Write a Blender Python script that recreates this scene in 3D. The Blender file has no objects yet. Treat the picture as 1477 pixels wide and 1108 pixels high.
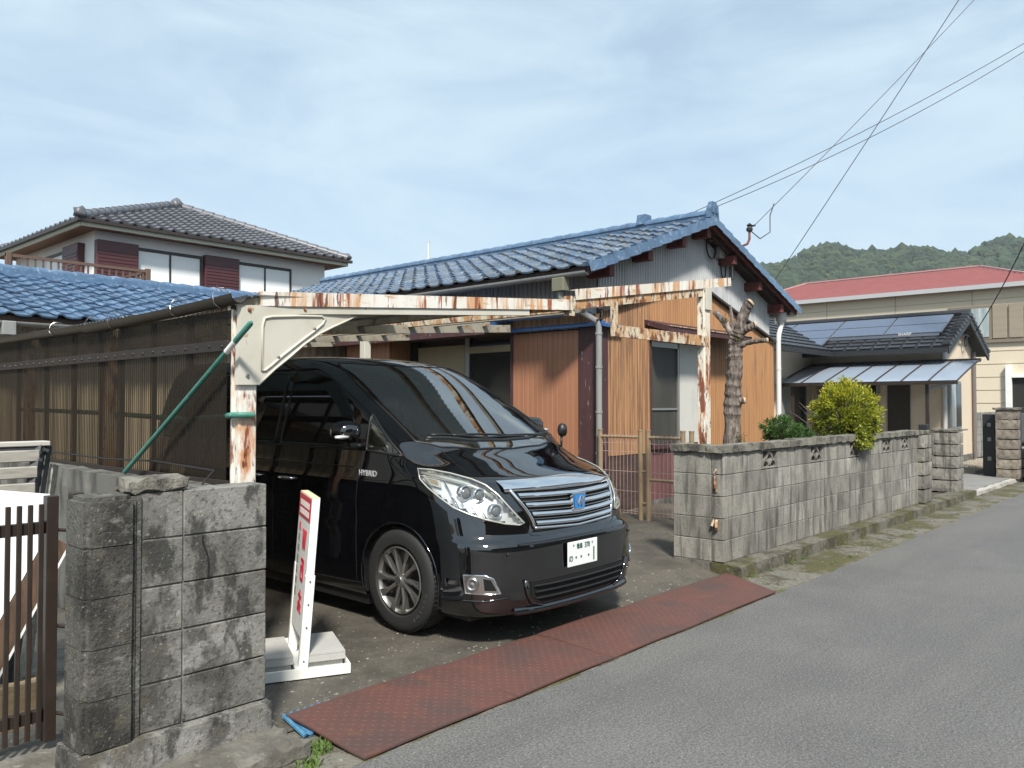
import bpy, bmesh, math, random
import numpy as np
from mathutils import Vector, Matrix
from mathutils.bvhtree import BVHTree
random.seed(7); rng = np.random.default_rng(7)
SC = bpy.context.scene
COL = SC.collection
# ---------------------------------------------------------------- camera
F, CX, CY, CAMH = 1168.0, 738.5, 554.0, 1.57
PITCH = math.atan((583-554)/F); YAW = math.radians(42.0)
cd = bpy.data.cameras.new('camera'); cam = bpy.data.objects.new('camera', cd); COL.objects.link(cam)
cd.sensor_width = 36.0; cd.lens = F/1477*36.0; cd.clip_end = 5000; cd.clip_start = 0.05
cam.location = (0, 0, CAMH); cam.rotation_euler = (math.pi/2+PITCH, 0, YAW-math.pi/2)
SC.camera = cam
FW = Vector((math.cos(YAW)*math.cos(PITCH), math.sin(YAW)*math.cos(PITCH), math.sin(PITCH)))
RT = Vector((math.sin(YAW), -math.cos(YAW), 0)); UP = RT.cross(FW); CAM = Vector((0, 0, CAMH))
def ray(x, y): return FW+RT*((x-CX)/F)-UP*((y-CY)/F)
def atZ(x, y, z): d = ray(x, y); return CAM+d*((z-CAMH)/d.z)
def atY(x, y, Y): d = ray(x, y); return CAM+d*(Y/d.y)
def atX(x, y, X): d = ray(x, y); return CAM+d*(X/d.x)
# ---------------------------------------------------------------- sky and sun
TOSUN = Vector((-0.45, -0.50, 0.74)).normalized()
SUN_EL = math.asin(TOSUN.z); SUN_AZ = math.atan2(TOSUN.x, TOSUN.y)
W = bpy.data.worlds.new('World'); SC.world = W; W.use_nodes = True
nt = W.node_tree; nt.nodes.clear()
def N(nt, t, **k):
    n = nt.nodes.new(t)
    for a, v in k.items(): setattr(n, a, v)
    return n
o_ = N(nt, 'ShaderNodeOutputWorld'); bg = N(nt, 'ShaderNodeBackground'); sky = N(nt, 'ShaderNodeTexSky', sky_type='NISHITA')
sky.sun_disc = False; sky.sun_elevation = SUN_EL; sky.sun_rotation = SUN_AZ
sky.air_density = 1.0; sky.dust_density = 1.6; sky.ozone_density = 1.5
tc = N(nt, 'ShaderNodeTexCoord'); mp = N(nt, 'ShaderNodeMapping'); mp.inputs['Scale'].default_value = (1.0, 1.0, 3.2)
n1 = N(nt, 'ShaderNodeTexNoise'); n1.inputs['Scale'].default_value = 3.4; n1.inputs['Detail'].default_value = 7; n1.inputs['Roughness'].default_value = .6
n1.inputs['Distortion'].default_value = .5
mr = N(nt, 'ShaderNodeMapRange'); mr.inputs['From Min'].default_value = .36; mr.inputs['From Max'].default_value = .64
mr.inputs['To Min'].default_value = .52; mr.inputs['To Max'].default_value = .90
mx = N(nt, 'ShaderNodeMix', data_type='RGBA'); mx.inputs[7].default_value = (4.25, 5.4, 6.15, 1)
L = nt.links.new
L(tc.outputs['Generated'], mp.inputs['Vector']); L(mp.outputs['Vector'], n1.inputs['Vector']); L(n1.outputs['Fac'], mr.inputs['Value'])
L(mr.outputs['Result'], mx.inputs[0]); L(sky.outputs['Color'], mx.inputs[6]); L(mx.outputs[2], bg.inputs['Color']); L(bg.outputs[0], o_.inputs[0])
bg.inputs['Strength'].default_value = 0.092
sd = bpy.data.lights.new('sun', 'SUN'); sd.energy = 3.6; sd.angle = math.radians(7); sd.color = (1.0, .95, .87)
sun = bpy.data.objects.new('sun', sd); COL.objects.link(sun); sun.rotation_euler = (-TOSUN).to_track_quat('-Z', 'Y').to_euler(); sun.location = (0, 0, 30)
SC.view_settings.view_transform = 'Standard'; SC.view_settings.look = 'None'; SC.view_settings.gamma = 1; SC.view_settings.exposure = 0.82
SC.cycles.max_bounces = 10; SC.cycles.transparent_max_bounces = 16; SC.cycles.caustics_reflective = False; SC.cycles.caustics_refractive = False
# ---------------------------------------------------------------- materials
def mat(name, base, layers=(), rough=.6, bump=(), metal=0.0, spec=.5, coat=0.0, rand=0.0, alpha=1.0, trans=0.0, emit=None, ior=None, obj=False):
    """layers: (colour, scale 3-tuple or number, lo, hi, strength); bump: (scale, strength, distance); noise in world space"""
    m = bpy.data.materials.new(name); m.use_nodes = True; t = m.node_tree; nd = t.nodes; lk = t.links.new
    b = nd['Principled BSDF']
    g = N(t, 'ShaderNodeNewGeometry'); src = g.outputs['Position']
    if obj: src = N(t, 'ShaderNodeTexCoord').outputs['Object']
    rgb = N(t, 'ShaderNodeRGB'); rgb.outputs[0].default_value = (*base, 1); cur = rgb.outputs[0]
    def noise(sc, det=6, ro=.6, dist=0.0):
        v = src
        if not isinstance(sc, (int, float)):
            mpn = N(t, 'ShaderNodeMapping'); mpn.inputs['Scale'].default_value = sc; lk(src, mpn.inputs['Vector']); v = mpn.outputs[0]; sc = 1.0
        n = N(t, 'ShaderNodeTexNoise'); n.inputs['Scale'].default_value = sc; n.inputs['Detail'].default_value = det; n.inputs['Roughness'].default_value = ro
        lk(v, n.inputs['Vector']); return n.outputs['Fac']
    for ly in layers:
        c, sc, lo, hi, st = ly[:5]
        f = noise(sc)
        r = N(t, 'ShaderNodeMapRange'); r.inputs['From Min'].default_value = lo; r.inputs['From Max'].default_value = hi
        r.inputs['To Min'].default_value = 0; r.inputs['To Max'].default_value = st; lk(f, r.inputs['Value'])
        mxn = N(t, 'ShaderNodeMix', data_type='RGBA'); lk(r.outputs[0], mxn.inputs[0]); lk(cur, mxn.inputs[6]); mxn.inputs[7].default_value = (*c, 1); cur = mxn.outputs[2]
    if rand:
        oi = N(t, 'ShaderNodeObjectInfo'); r = N(t, 'ShaderNodeMapRange'); r.inputs['To Min'].default_value = 1-rand; r.inputs['To Max'].default_value = 1+rand
        lk(oi.outputs['Random'], r.inputs['Value']); vm = N(t, 'ShaderNodeVectorMath', operation='SCALE'); lk(cur, vm.inputs[0]); lk(r.outputs[0], vm.inputs['Scale']); cur = vm.outputs[0]
    lk(cur, b.inputs['Base Color'])
    b.inputs['Roughness'].default_value = rough; b.inputs['Metallic'].default_value = metal; b.inputs['Specular IOR Level'].default_value = spec
    b.inputs['Coat Weight'].default_value = coat; b.inputs['Coat Roughness'].default_value = .03; b.inputs['Alpha'].default_value = alpha
    b.inputs['Transmission Weight'].default_value = trans
    if ior: b.inputs['IOR'].default_value = ior
    if emit: b.inputs['Emission Color'].default_value = (*emit[0], 1); b.inputs['Emission Strength'].default_value = emit[1]
    nrm = None
    for sc, st, di in bump:
        bn = N(t, 'ShaderNodeBump'); bn.inputs['Strength'].default_value = st; bn.inputs['Distance'].default_value = di
        lk(noise(sc, 4), bn.inputs['Height'])
        if nrm: lk(nrm, bn.inputs['Normal'])
        nrm = bn.outputs[0]
    if nrm: lk(nrm, b.inputs['Normal'])
    return m
def glassy(name, tint, transp, rough=.02, refl_tint=(1, 1, 1), ior=1.5, dif=.5):
    """thin sheet: tinted see-through mixed with a clear reflection"""
    m = bpy.data.materials.new(name); m.use_nodes = True; t = m.node_tree; t.nodes.clear(); lk = t.links.new
    o = N(t, 'ShaderNodeOutputMaterial'); tr = N(t, 'ShaderNodeBsdfTransparent'); tr.inputs[0].default_value = (*tint, 1)
    df = N(t, 'ShaderNodeBsdfPrincipled'); df.inputs['Base Color'].default_value = (*[c*dif for c in tint], 1); df.inputs['Roughness'].default_value = rough
    gl = N(t, 'ShaderNodeBsdfGlossy'); gl.inputs['Roughness'].default_value = rough; gl.inputs[0].default_value = (*refl_tint, 1)
    fr = N(t, 'ShaderNodeFresnel'); g = N(t, 'ShaderNodeNewGeometry'); mr_ = N(t, 'ShaderNodeMapRange'); mr_.inputs['To Min'].default_value = ior; mr_.inputs['To Max'].default_value = 1/ior; lk(g.outputs['Backfacing'], mr_.inputs['Value']); lk(mr_.outputs[0], fr.inputs['IOR'])
    m1 = N(t, 'ShaderNodeMixShader'); m1.inputs[0].default_value = transp; lk(df.outputs[0], m1.inputs[1]); lk(tr.outputs[0], m1.inputs[2])
    m2 = N(t, 'ShaderNodeMixShader'); lk(fr.outputs[0], m2.inputs[0]); lk(m1.outputs[0], m2.inputs[1]); lk(gl.outputs[0], m2.inputs[2]); lk(m2.outputs[0], o.inputs[0])
    return m
# ---------------------------------------------------------------- mesh helpers
class MB:
    def __init__(s): s.v = []; s.f = []; s.uvd = None
    def add(s, vs, fs):
        n = len(s.v); s.v += [tuple(v) for v in vs]; s.f += [tuple(i+n for i in f) for f in fs]; return s
    def box(s, a, b):
        (x0, y0, z0), (x1, y1, z1) = a, b
        return s.add([(x0, y0, z0), (x1, y0, z0), (x1, y1, z0), (x0, y1, z0), (x0, y0, z1), (x1, y0, z1), (x1, y1, z1), (x0, y1, z1)],
                     [(0, 3, 2, 1), (4, 5, 6, 7), (0, 1, 5, 4), (1, 2, 6, 5), (2, 3, 7, 6), (3, 0, 4, 7)])
    def cbox(s, a, b, c=.006):
        """box with chamfered edges"""
        bm = bmesh.new(); bmesh.ops.create_cube(bm, size=1)
        ce = [(a[i]+b[i])/2 for i in range(3)]; sz = [abs(b[i]-a[i]) for i in range(3)]
        for v in bm.verts: v.co = Vector((ce[0]+v.co.x*sz[0], ce[1]+v.co.y*sz[1], ce[2]+v.co.z*sz[2]))
        bmesh.ops.bevel(bm, geom=bm.edges[:], offset=min(c, min(sz)*.45), segments=1, affect='EDGES')
        return s.bm(bm)
    def bm(s, bm, free=True):
        bm.verts.index_update(); s.add([v.co[:] for v in bm.verts], [[v.index for v in f.verts] for f in bm.faces])
        if free: bm.free()
        return s
    def beam(s, p0, p1, w, h, up=(0, 0, 1)):
        p0 = Vector(p0); p1 = Vector(p1); d = (p1-p0).normalized(); u = Vector(up); r = d.cross(u)
        if r.length < 1e-4: r = d.cross(Vector((1, 0, 0)))
        r.normalize(); u = r.cross(d).normalized(); vs = []
        for p in (p0, p1):
            for a, b in ((-1, -1), (1, -1), (1, 1), (-1, 1)): vs.append(p+r*(a*w/2)+u*(b*h/2))
        return s.add(vs, [(0, 1, 2, 3), (7, 6, 5, 4), (0, 4, 5, 1), (1, 5, 6, 2), (2, 6, 7, 3), (3, 7, 4, 0)])
    def tube(s, pts, r, seg=8, closed=False, cap=True):
        pts = [Vector(p) for p in pts]; n = len(pts); rs = r if isinstance(r, (list, tuple)) else [r]*n
        base = len(s.v); prev = None
        for i, p in enumerate(pts):
            if closed: d = pts[(i+1) % n]-pts[i-1]
            else: d = pts[min(i+1, n-1)]-pts[max(i-1, 0)]
            d.normalize()
            if prev is None:
                a = d.cross(Vector((0, 0, 1)))
                if a.length < 1e-3: a = d.cross(Vector((1, 0, 0)))
            else:
                a = prev-d*prev.dot(d)
            a.normalize(); prev = a; b = d.cross(a)
            for k in range(seg):
                an = 2*math.pi*k/seg; s.v.append(tuple(p+a*(math.cos(an)*rs[i])+b*(math.sin(an)*rs[i])))
        m = n if closed else n-1
        for i in range(m):
            for k in range(seg):
                j = (i+1) % n; s.f.append((base+i*seg+k, base+i*seg+(k+1) % seg, base+j*seg+(k+1) % seg, base+j*seg+k))
        if cap and not closed:
            s.f.append(tuple(base+k for k in range(seg))[::-1]); s.f.append(tuple(base+(n-1)*seg+k for k in range(seg)))
        return s
    def prism(s, poly, vec):
        """closed polygon (3D points) extruded along vec"""
        n = len(poly); vec = Vector(vec); p = [Vector(q) for q in poly]
        nrm = Vector((0, 0, 0))
        for i in range(n): nrm += p[i].cross(p[(i+1) % n])
        if nrm.dot(vec) > 0: p.reverse()
        return s.add(p+[q+vec for q in p], [tuple(range(n))]+[tuple(range(2*n-1, n-1, -1))]+[(i, i+n, (i+1) % n+n, (i+1) % n) for i in range(n)])
    def grid(s, P, flip=False):
        """P: rows of points"""
        nr, nc = len(P), len(P[0]); b = len(s.v); s.v += [tuple(q) for r in P for q in r]
        for i in range(nr-1):
            for j in range(nc-1):
                f = (b+i*nc+j, b+i*nc+j+1, b+(i+1)*nc+j+1, b+(i+1)*nc+j); s.f.append(f[::-1] if flip else f)
        return s
    def lathe(s, prof, c, axis='x', seg=32):
        """prof: (r, a) pairs; a along axis"""
        P = []
        for r, a in prof:
            row = []
            for k in range(seg+1):
                t = 2*math.pi*k/seg; q = {'x': (a, r*math.cos(t), r*math.sin(t)), 'y': (r*math.cos(t), a, r*math.sin(t)), 'z': (r*math.cos(t), r*math.sin(t), a)}[axis]
                row.append((c[0]+q[0], c[1]+q[1], c[2]+q[2]))
            P.append(row)
        return s.grid(P)
    def mesh(s, name, m, smooth=False, off=(0, 0, 0)):
        me = bpy.data.meshes.new(name); ox, oy, oz = off
        me.from_pydata([(x-ox, y-oy, z-oz) for x, y, z in s.v], [], s.f); me.update()
        for q in (m if isinstance(m, list) else [m]): me.materials.append(q)
        if smooth:
            me.polygons.foreach_set('use_smooth', [True]*len(me.polygons))
            if smooth != True: me.set_sharp_from_angle(angle=math.radians(smooth))
        return me
    def obj(s, name, m, parent=None, smooth=False, **tg):
        off = wloc(parent) if parent else (0, 0, 0)
        if not parent and 'base' in tg: off = tg.pop('base')
        o = bpy.data.objects.new(name, s.mesh(name, m, smooth, off)); COL.objects.link(o)
        if parent: o.parent = parent
        else: o.location = off
        return tag(o, **tg)
def wloc(o):
    l = Vector(o.location)
    while o.parent: o = o.parent; l += o.location
    return l
def tag(o, label=None, category=None, group=None, kind=None):
    for k, v in (('label', label), ('category', category), ('group', group), ('kind', kind)):
        if v: o[k] = v
    return o
def thing(name, loc, label, category, group=None):
    o = bpy.data.objects.new(name, None); o.empty_display_size = .2; COL.objects.link(o); o.location = loc; return tag(o, label, category, group)
def place(name, me, parent, world, rot=(0, 0, 0), scale=(1, 1, 1), **tg):
    o = bpy.data.objects.new(name, me); COL.objects.link(o)
    if parent: o.parent = parent; o.location = Vector(world)-wloc(parent)
    else: o.location = world
    o.rotation_euler = rot; o.scale = scale; return tag(o, **tg)
def jit(a): return random.uniform(-a, a)
def rough_box(a, b, step=.08, amp=.008, chamf=.02):
    """box with an uneven, worn surface, as one mesh"""
    bm = bmesh.new(); bmesh.ops.create_cube(bm, size=1); sz = [b[i]-a[i] for i in range(3)]; ce = [(a[i]+b[i])/2 for i in range(3)]
    for v in bm.verts: v.co = Vector([ce[i]+v.co[i]*sz[i] for i in range(3)])
    for ax in range(3):
        n = int(sz[ax]/step)
        for k in range(1, n):
            no = [0, 0, 0]; no[ax] = 1; co = list(ce); co[ax] = a[ax]+sz[ax]*k/n
            bmesh.ops.bisect_plane(bm, geom=bm.verts[:]+bm.edges[:]+bm.faces[:], plane_co=co, plane_no=no)
    for v in bm.verts:
        ed = [i for i in range(3) if abs(abs(v.co[i]-ce[i])-sz[i]/2) < 1e-5]
        if len(ed) > 1:
            for i in ed: v.co[i] += (-1 if v.co[i] > ce[i] else 1)*chamf*random.uniform(.1, 1)
        v.co += Vector((jit(amp), jit(amp), jit(amp)))
    return MB().bm(bm)
# ---------------------------------------------------------------- shared materials
M = {}
M['asphalt'] = mat('asphalt', (.140, .136, .128), [((.095, .094, .093), .9, .42, .62, .7), ((.17, .166, .158), .35, .5, .68, .6), ((.105, .103, .10), (.25, 2.2, 1), .50, .62, .6), ((.045, .045, .046), 60, .50, .58, .45), ((.29, .285, .27), 80, .55, .62, .5), ((.035, .035, .036), 110, .54, .6, .6), ((.36, .35, .33), 95, .60, .65, .6)], rough=.85, bump=[(190, .5, .006), (60, .25, .004)])
M['concrete_drive'] = mat('driveway_concrete', (.098, .088, .071), [((.042, .037, .03), 2.2, .42, .64, .7), ((.14, .125, .095), 5, .55, .72, .5), ((.34, .32, .27), 46, .64, .68, .55), ((.04, .037, .03), 30, .56, .62, .4), ((.03, .028, .024), 75, .58, .66, .6), ((.20, .18, .13), 28, .62, .7, .4), ((.05, .05, .03), 1.1, .58, .72, .6)], rough=.8, bump=[(60, .6, .008), (9, .3, .012)])
M['concrete_old'] = mat('old_concrete', (.20, .19, .165), [((.075, .068, .055), 4, .42, .62, .8), ((.33, .31, .27), 16, .58, .72, .6), ((.035, .032, .026), 11, .58, .7, .6), ((.42, .40, .36), 90, .66, .72, .5)], rough=.9, bump=[(40, .7, .01), (130, .4, .004)])
M['moss'] = mat('mossy_concrete', (.155, .145, .12), [((.075, .072, .022), 2.1, .44, .55, .95), ((.05, .043, .024), 5, .52, .64, .85), ((.045, .04, .03), 30, .54, .6, .6), ((.40, .38, .34), 26, .62, .70, .55), ((.045, .04, .03), 14, .6, .7, .6)], rough=.95, bump=[(50, .8, .012), (14, .4, .015)])
M['soil'] = mat('yard_soil', (.10, .085, .065), [((.05, .042, .033), 3, .4, .65, .8), ((.2, .18, .15), 20, .6, .7, .5)], rough=.95, bump=[(40, .6, .01)])
BLK = [((.14, .135, .12), (9, 9, 3), .46, .62, .65), ((.40, .39, .36), (2.6, 2.6, 1.6), .53, .66, .55), ((.055, .052, .045), (15, 15, 1.5), .53, .63, .75), ((.42, .41, .385), (30, 30, 30), .62, .7, .35), ((.07, .067, .055), (4, 4, .9), .52, .65, .7)]
M['block'] = mat('block', (.255, .243, .212), BLK+[((.12, .115, .10), 42, .56, .62, .5), ((.05, .047, .04), 85, .60, .65, .6)], rough=.92, bump=[(120, .45, .004), (22, .25, .006)], rand=.22)
M['block_dark'] = mat('sooty_block', (.21, .205, .187), [((.12, .117, .105), 3, .42, .6, .7), ((.045, .044, .039), (4.5, 4.5, 3.6), .46, .60, .75), ((.27, .265, .25), (5, 5, 7), .56, .63, .75), ((.018, .018, .016), (9, 9, 4), .53, .60, .75), ((.125, .105, .07), (7, 7, 7), .58, .68, .45), ((.36, .35, .33), 60, .61, .66, .5), ((.03, .029, .026), 48, .56, .62, .55)], rough=.92, bump=[(70, .8, .006), (26, .35, .006)], rand=.16)
M['pillar_dark'] = mat('sooty_pillar', (.095, .092, .08), [((.022, .021, .019), (5, 5, 3), .44, .58, .85), ((.22, .215, .20), (6, 6, 8), .60, .66, .65), ((.15, .13, .08), (9, 9, 9), .58, .68, .5), ((.30, .29, .27), 60, .60, .66, .5), ((.02, .019, .017), 48, .55, .62, .55)], rough=.92, bump=[(70, 1, .008), (26, .5, .008)], rand=.12)
M['mortar'] = mat('mortar', (.19, .182, .16), [((.06, .058, .05), 14, .5, .64, .8)], rough=.95, bump=[(80, .5, .004)])
M['coping'] = mat('mossy_coping', (.20, .19, .16), [((.05, .047, .04), 7, .45, .6, .85), ((.16, .14, .07), 11, .57, .68, .6), ((.35, .33, .3), 24, .6, .7, .6)], rough=.95, bump=[(45, .9, .014), (120, .5, .005)])
M['plate'] = mat('rusty_red_steel', (.128, .058, .048), [((.10, .055, .047), 3.2, .45, .62, .75), ((.075, .056, .052), 1.9, .53, .66, .6), ((.17, .075, .042), 7, .58, .68, .5), ((.21, .13, .10), 46, .62, .7, .4)], rough=.62, bump=[(80, .25, .003)], metal=.15)
M['rustwhite'] = mat('rusty_white_paint', (.72, .70, .64), [((.58, .50, .36), 2.5, .45, .6, .6), ((.50, .19, .045), (8, 8, 2.0), .50, .59, .85), ((.20, .05, .018), (10, 10, 2.6), .555, .60, .95), ((.075, .026, .016), (20, 20, 7), .60, .64, .9)], rough=.65, bump=[(60, .35, .003), (14, .2, .006)])
M['rustbeam'] = mat('rust_streaked_white_paint', (.72, .70, .65), [((.60, .54, .42), 2.5, .45, .6, .6), ((.52, .24, .07), (9, 9, .9), .52, .60, .8), ((.26, .065, .02), (13, 13, 1.1), .56, .61, .95), ((.5, .28, .12), (4, 4, 26), .58, .64, .7), ((.10, .03, .017), (18, 18, 3), .61, .65, .9)], rough=.65, bump=[(60, .35, .003)])
M['rustheavy'] = mat('heavy_rust', (.56, .50, .38), [((.42, .20, .06), (10, 10, 4), .44, .56, .85), ((.16, .05, .02), (13, 13, 6), .52, .58, .95), ((.07, .03, .02), (24, 24, 10), .58, .64, .9)], rough=.85, bump=[(50, .7, .006)])
M['cream'] = mat('cream_painted_steel', (.56, .54, .47), [((.45, .42, .33), 3, .45, .65, .6), ((.38, .22, .08), 11, .64, .68, .8)], rough=.55, bump=[(30, .1, .003)])
M['brownmetal'] = mat('dark_brown_metal', (.030, .021, .016), [((.05, .037, .03), 8, .5, .7, .5)], rough=.45)
M['white'] = mat('white_paint', (.78, .78, .76), [((.66, .65, .62), 4, .5, .7, .5)], rough=.5)
M['chrome'] = mat('chrome', (.80, .81, .83), rough=.07, metal=1.0)
M['satin'] = mat('satin_silver', (.50, .49, .47), rough=.28, metal=1.0)
M['black_plastic'] = mat('black_plastic', (.012, .012, .013), rough=.45)
M['green_pole'] = mat('green_plastic_pole', (.055, .21, .165), [((.035, .13, .11), (20, 20, 20), .5, .7, .6), ((.45, .5, .47), (35, 35, 35), .62, .68, .5)], rough=.42)
M['wire'] = mat('wire_black', (.02, .02, .022), rough=.6)
# ---------------------------------------------------------------- ground, road, pavement
MB().grid([[(-400, -400, -.09), (900, -400, -.09)], [(-400, 900, -.09), (900, 900, -.09)]]).obj('ground', M['soil'], kind='structure')
xs = np.concatenate([np.linspace(-40, 0, 20), np.linspace(.3, 22, 140), np.linspace(24, 160, 40)])
MB().grid([[(x, -4.6, 0) for x in xs], [(x, -1, 0.0) for x in xs], [(x, 2.895+.02*math.sin(x*3.1)+.015*math.sin(x*9.7)+random.uniform(-.008, .008), 0) for x in xs]]).obj('road', M['asphalt'], kind='structure')
def sm(t): t = max(0, min(1, t)); return t*t*(3-2*t)
def drive_z(x, y): return .012+.085*sm((x-5.3)/1.3)*sm((y-3.5)/.5)+.012*sm((y-3.6)/1.5)
P = []
for y in np.concatenate([np.linspace(3.40, 5, 24), np.linspace(5.2, 11.6, 14)]):
    P.append([(x, y, drive_z(x, y)+(jit(.002) if y > 3.45 else -.004)) for x in np.linspace(2.07, 9.0, 70)])
MB().grid(P).obj('driveway', M['concrete_drive'], smooth=True, kind='structure')
P = [[(x, y, -.045+(.046 if y > 2.86 else 0)+jit(.004)) for x in np.linspace(-8, 20, 160)] for y in (2.82, 2.885, 3.1, 3.25, 3.42)]
MB().grid(P).obj('kerb_strip', M['moss'], smooth=True, kind='structure')
P = [[(x, y, .10+jit(.004)) for x in np.linspace(-8, 2.06, 60)] for y in np.linspace(3.40, 11.6, 50)]
MB().grid(P).obj('yard', M['concrete_old'], smooth=True, kind='structure')
MB().grid([[(x, y, .09+jit(.01)) for x in np.linspace(6.9, 15.4, 40)] for y in np.linspace(3.6, 6.6, 20)]).obj('garden', M['soil'], smooth=True, kind='structure')
# loose pebbles set in the driveway
mb = MB()
for k in range(520):
    x = 2.15+random.random()**1.4*4.4; y = 3.56+random.random()**1.5*1.6
    if random.random() < .18: x, y = random.uniform(6.4, 13), random.uniform(3.0, 3.3)
    r = random.uniform(.003, .011)*(1.3 if random.random() < .1 else 1); z = drive_z(x, y) if y > 3.45 else .003
    bm = bmesh.new(); bmesh.ops.create_icosphere(bm, subdivisions=1, radius=1)
    sx, sy, a = random.uniform(.8, 1.5), random.uniform(.7, 1.1), random.uniform(0, 6)
    for v in bm.verts: v.co = Vector((x+r*(v.co.x*sx*math.cos(a)-v.co.y*sy*math.sin(a)), y+r*(v.co.x*sx*math.sin(a)+v.co.y*sy*math.cos(a)), z+r*v.co.z*.6))
    mb.bm(bm)
mb.obj('gravel', mat('pale_pebbles', (.25, .23, .19), [((.16, .145, .12), 30, .45, .6, .8)], rough=.8), smooth=True, kind='stuff', label='pale pebbles scattered over the concrete driveway', category='gravel')
# chequered steel ramp plates
lens = MB()
def lozenge(cx, cy, z, ang, L=.013, w=.0042, h=.0025):
    c, s = math.cos(ang), math.sin(ang)
    q = [(-L, 0), (0, -w), (L, 0), (0, w)]; b = len(lens.v)
    lens.v += [(cx+a*c-b2*s, cy+a*s+b2*c, z(cx+a*c-b2*s, cy+a*s+b2*c)) for a, b2 in q]+[(cx, cy, z(cx, cy)+h)]
    lens.f += [(b, b+1, b+4), (b+1, b+2, b+4), (b+2, b+3, b+4), (b+3, b, b+4)]
PX = [(2.235, 3.245, .030, 'bent rusty plate over the blue mat'), (3.25, 4.135, .022, 'plate in front of the parked van, beside the bent rusty plate'), (4.14, 5.03, .025, 'plate under the number plate of the van'), (5.035, 6.80, .018, 'long plate ending at the block wall corner')]
for x0, x1, lift, txt in PX:
    zf = lambda x, y: .014+lift*sm((y-2.88)/.55)+.004
    xe_ = (lambda y: x1-.33*(3.505-y)/.62) if x1 > 6 else (lambda y: x1)
    P = []
    for y in np.linspace(2.885, 3.505, 8):
        P.append([(x, y, zf(x, y)+(.006*math.sin((x-x0)/(x1-x0)*3.1))) for x in [x0+(xe_(y)-x0)*q for q in np.linspace(0, 1, 16)]])
    th = thing('ramp_plate', ((x0+x1)/2, 3.25, 0), 'red checkered steel ramp '+txt, 'ramp plate', 'steel ramp plates along the driveway edge')
    mb = MB().grid(P); n = len(mb.v); nc = 16
    mb.grid([[(p[0], p[1], p[2]-.009) for p in r] for r in P], flip=True)
    rim = [i for i in range(nc)]+[nc*r+nc-1 for r in range(1, 8)]+[7*nc+i for i in range(nc-2, -1, -1)]+[nc*r for r in range(6, 0, -1)]
    for a, b in zip(rim, rim[1:]+rim[:1]): mb.f.append((b, a, a+n, b+n))
    mb.obj('sheet', M['plate'], th)
    lens.v = []; lens.f = []
    zz = lambda x, y: zf(x, y)+.006*math.sin((x-x0)/(x1-x0)*3.1)
    i = 0; y = 2.91
    while y < 3.485:
        x = x0+.025; j = 0
        while x < xe_(y)-.02:
            lozenge(x, y, zz, math.radians(45 if (i+j) % 2 else -45)); x += .034; j += 1
        y += .034; i += 1
    lens.obj('tread', M['plate'], th, kind='stuff')
# blue mat under the near plate
mb = MB(); P = []
for a in np.linspace(0, 1, 10): P.append([(2.19+.30*b+.04*a*(1-b), 3.28+.25*a, .019+.022*a+.006*math.sin(b*40)) for b in np.linspace(0, 1, 40)])
mb.grid(P).grid([[(p[0], p[1], p[2]-.008) for p in r] for r in P], flip=True)
mb.obj('rubber_mat', mat('blue_mat', (.05, .17, .30), [((.11, .27, .40), 20, .5, .65, .7)], rough=.6), label='ribbed blue mat under the bent rusty ramp plate', category='mat')
# ---------------------------------------------------------------- block walls
def block_mesh(sx, sy, sz, mt, ch=.006):
    bm = bmesh.new(); bmesh.ops.create_cube(bm, size=1)
    for v in bm.verts: v.co = Vector((v.co.x*sx, v.co.y*sy, v.co.z*sz))
    bmesh.ops.bevel(bm, geom=bm.edges[:], offset=ch, segments=1, affect='EDGES')
    return MB().bm(bm).mesh('block', mt)
bX = block_mesh(.393, .12, .193, M['block'], .0035); bXd = block_mesh(.393, .14, .194, M['block_dark'], .004); hXd = block_mesh(.200, .14, .194, M['block_dark'], .004); bY = block_mesh(.12, .393, .193, M['block'], .0035)
# long wall right of the driveway
wr = thing('block_wall', (9.8, 3.6, .12), 'long weathered grey concrete block wall with rough coping beside the road', 'wall')
Y0 = 3.53
def fan_block(cx, cz, parent):
    mb = MB(); x0, x1, z0, z1, y0, y1 = cx-.1945, cx+.1945, cz-.0945, cz+.0945, Y0, Y0+.10
    t = .018
    mb.cbox((x0, y0, z0), (x1, y1, z0+t), .003).cbox((x0, y0, z1-t), (x1, y1, z1), .003).cbox((x0, y0, z0+t), (x0+.03, y1, z1-t), .003).cbox((x1-.03, y0, z0+t), (x1, y1, z1-t), .003)
    def arc(ax, az, r, w):
        n = 12; o_ = [(ax+r*math.cos(math.pi*k/n), az+r*math.sin(math.pi*k/n)) for k in range(n+1)]; i_ = [(ax+(r-w)*math.cos(math.pi*k/n), az+(r-w)*math.sin(math.pi*k/n)) for k in range(n+1)]
        for k in range(n): mb.prism([(o_[k][0], y0+.006, o_[k][1]), (o_[k+1][0], y0+.006, o_[k+1][1]), (i_[k+1][0], y0+.006, i_[k+1][1]), (i_[k][0], y0+.006, i_[k][1])], (0, .08, 0))
    zb = z0+t
    arc(cx-.083, zb, .083, .024); arc(cx+.083, zb, .083, .024); arc(cx, zb+.072, .08, .024)
    mb.prism([(cx-.02, y0+.006, zb), (cx+.02, y0+.006, zb), (cx, y0+.006, zb+.075)], (0, .08, 0))
    mb.obj('vent_block', M['block'], parent)
for c in range(15):
    for r in range(5):
        cx, cz = 6.8+.2+c*.4, .12+.1+r*.2
        if r == 4 and c in (2, 5, 8, 11, 13): fan_block(cx, cz, wr); continue
        place('block', bX, wr, (cx, Y0+.06+jit(.0015), cz), rot=(jit(.003), jit(.002), jit(.003)))
for r in range(5): place('block', bY, wr, (6.863, 3.852+jit(.001), .12+.1+r*.2))
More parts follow.
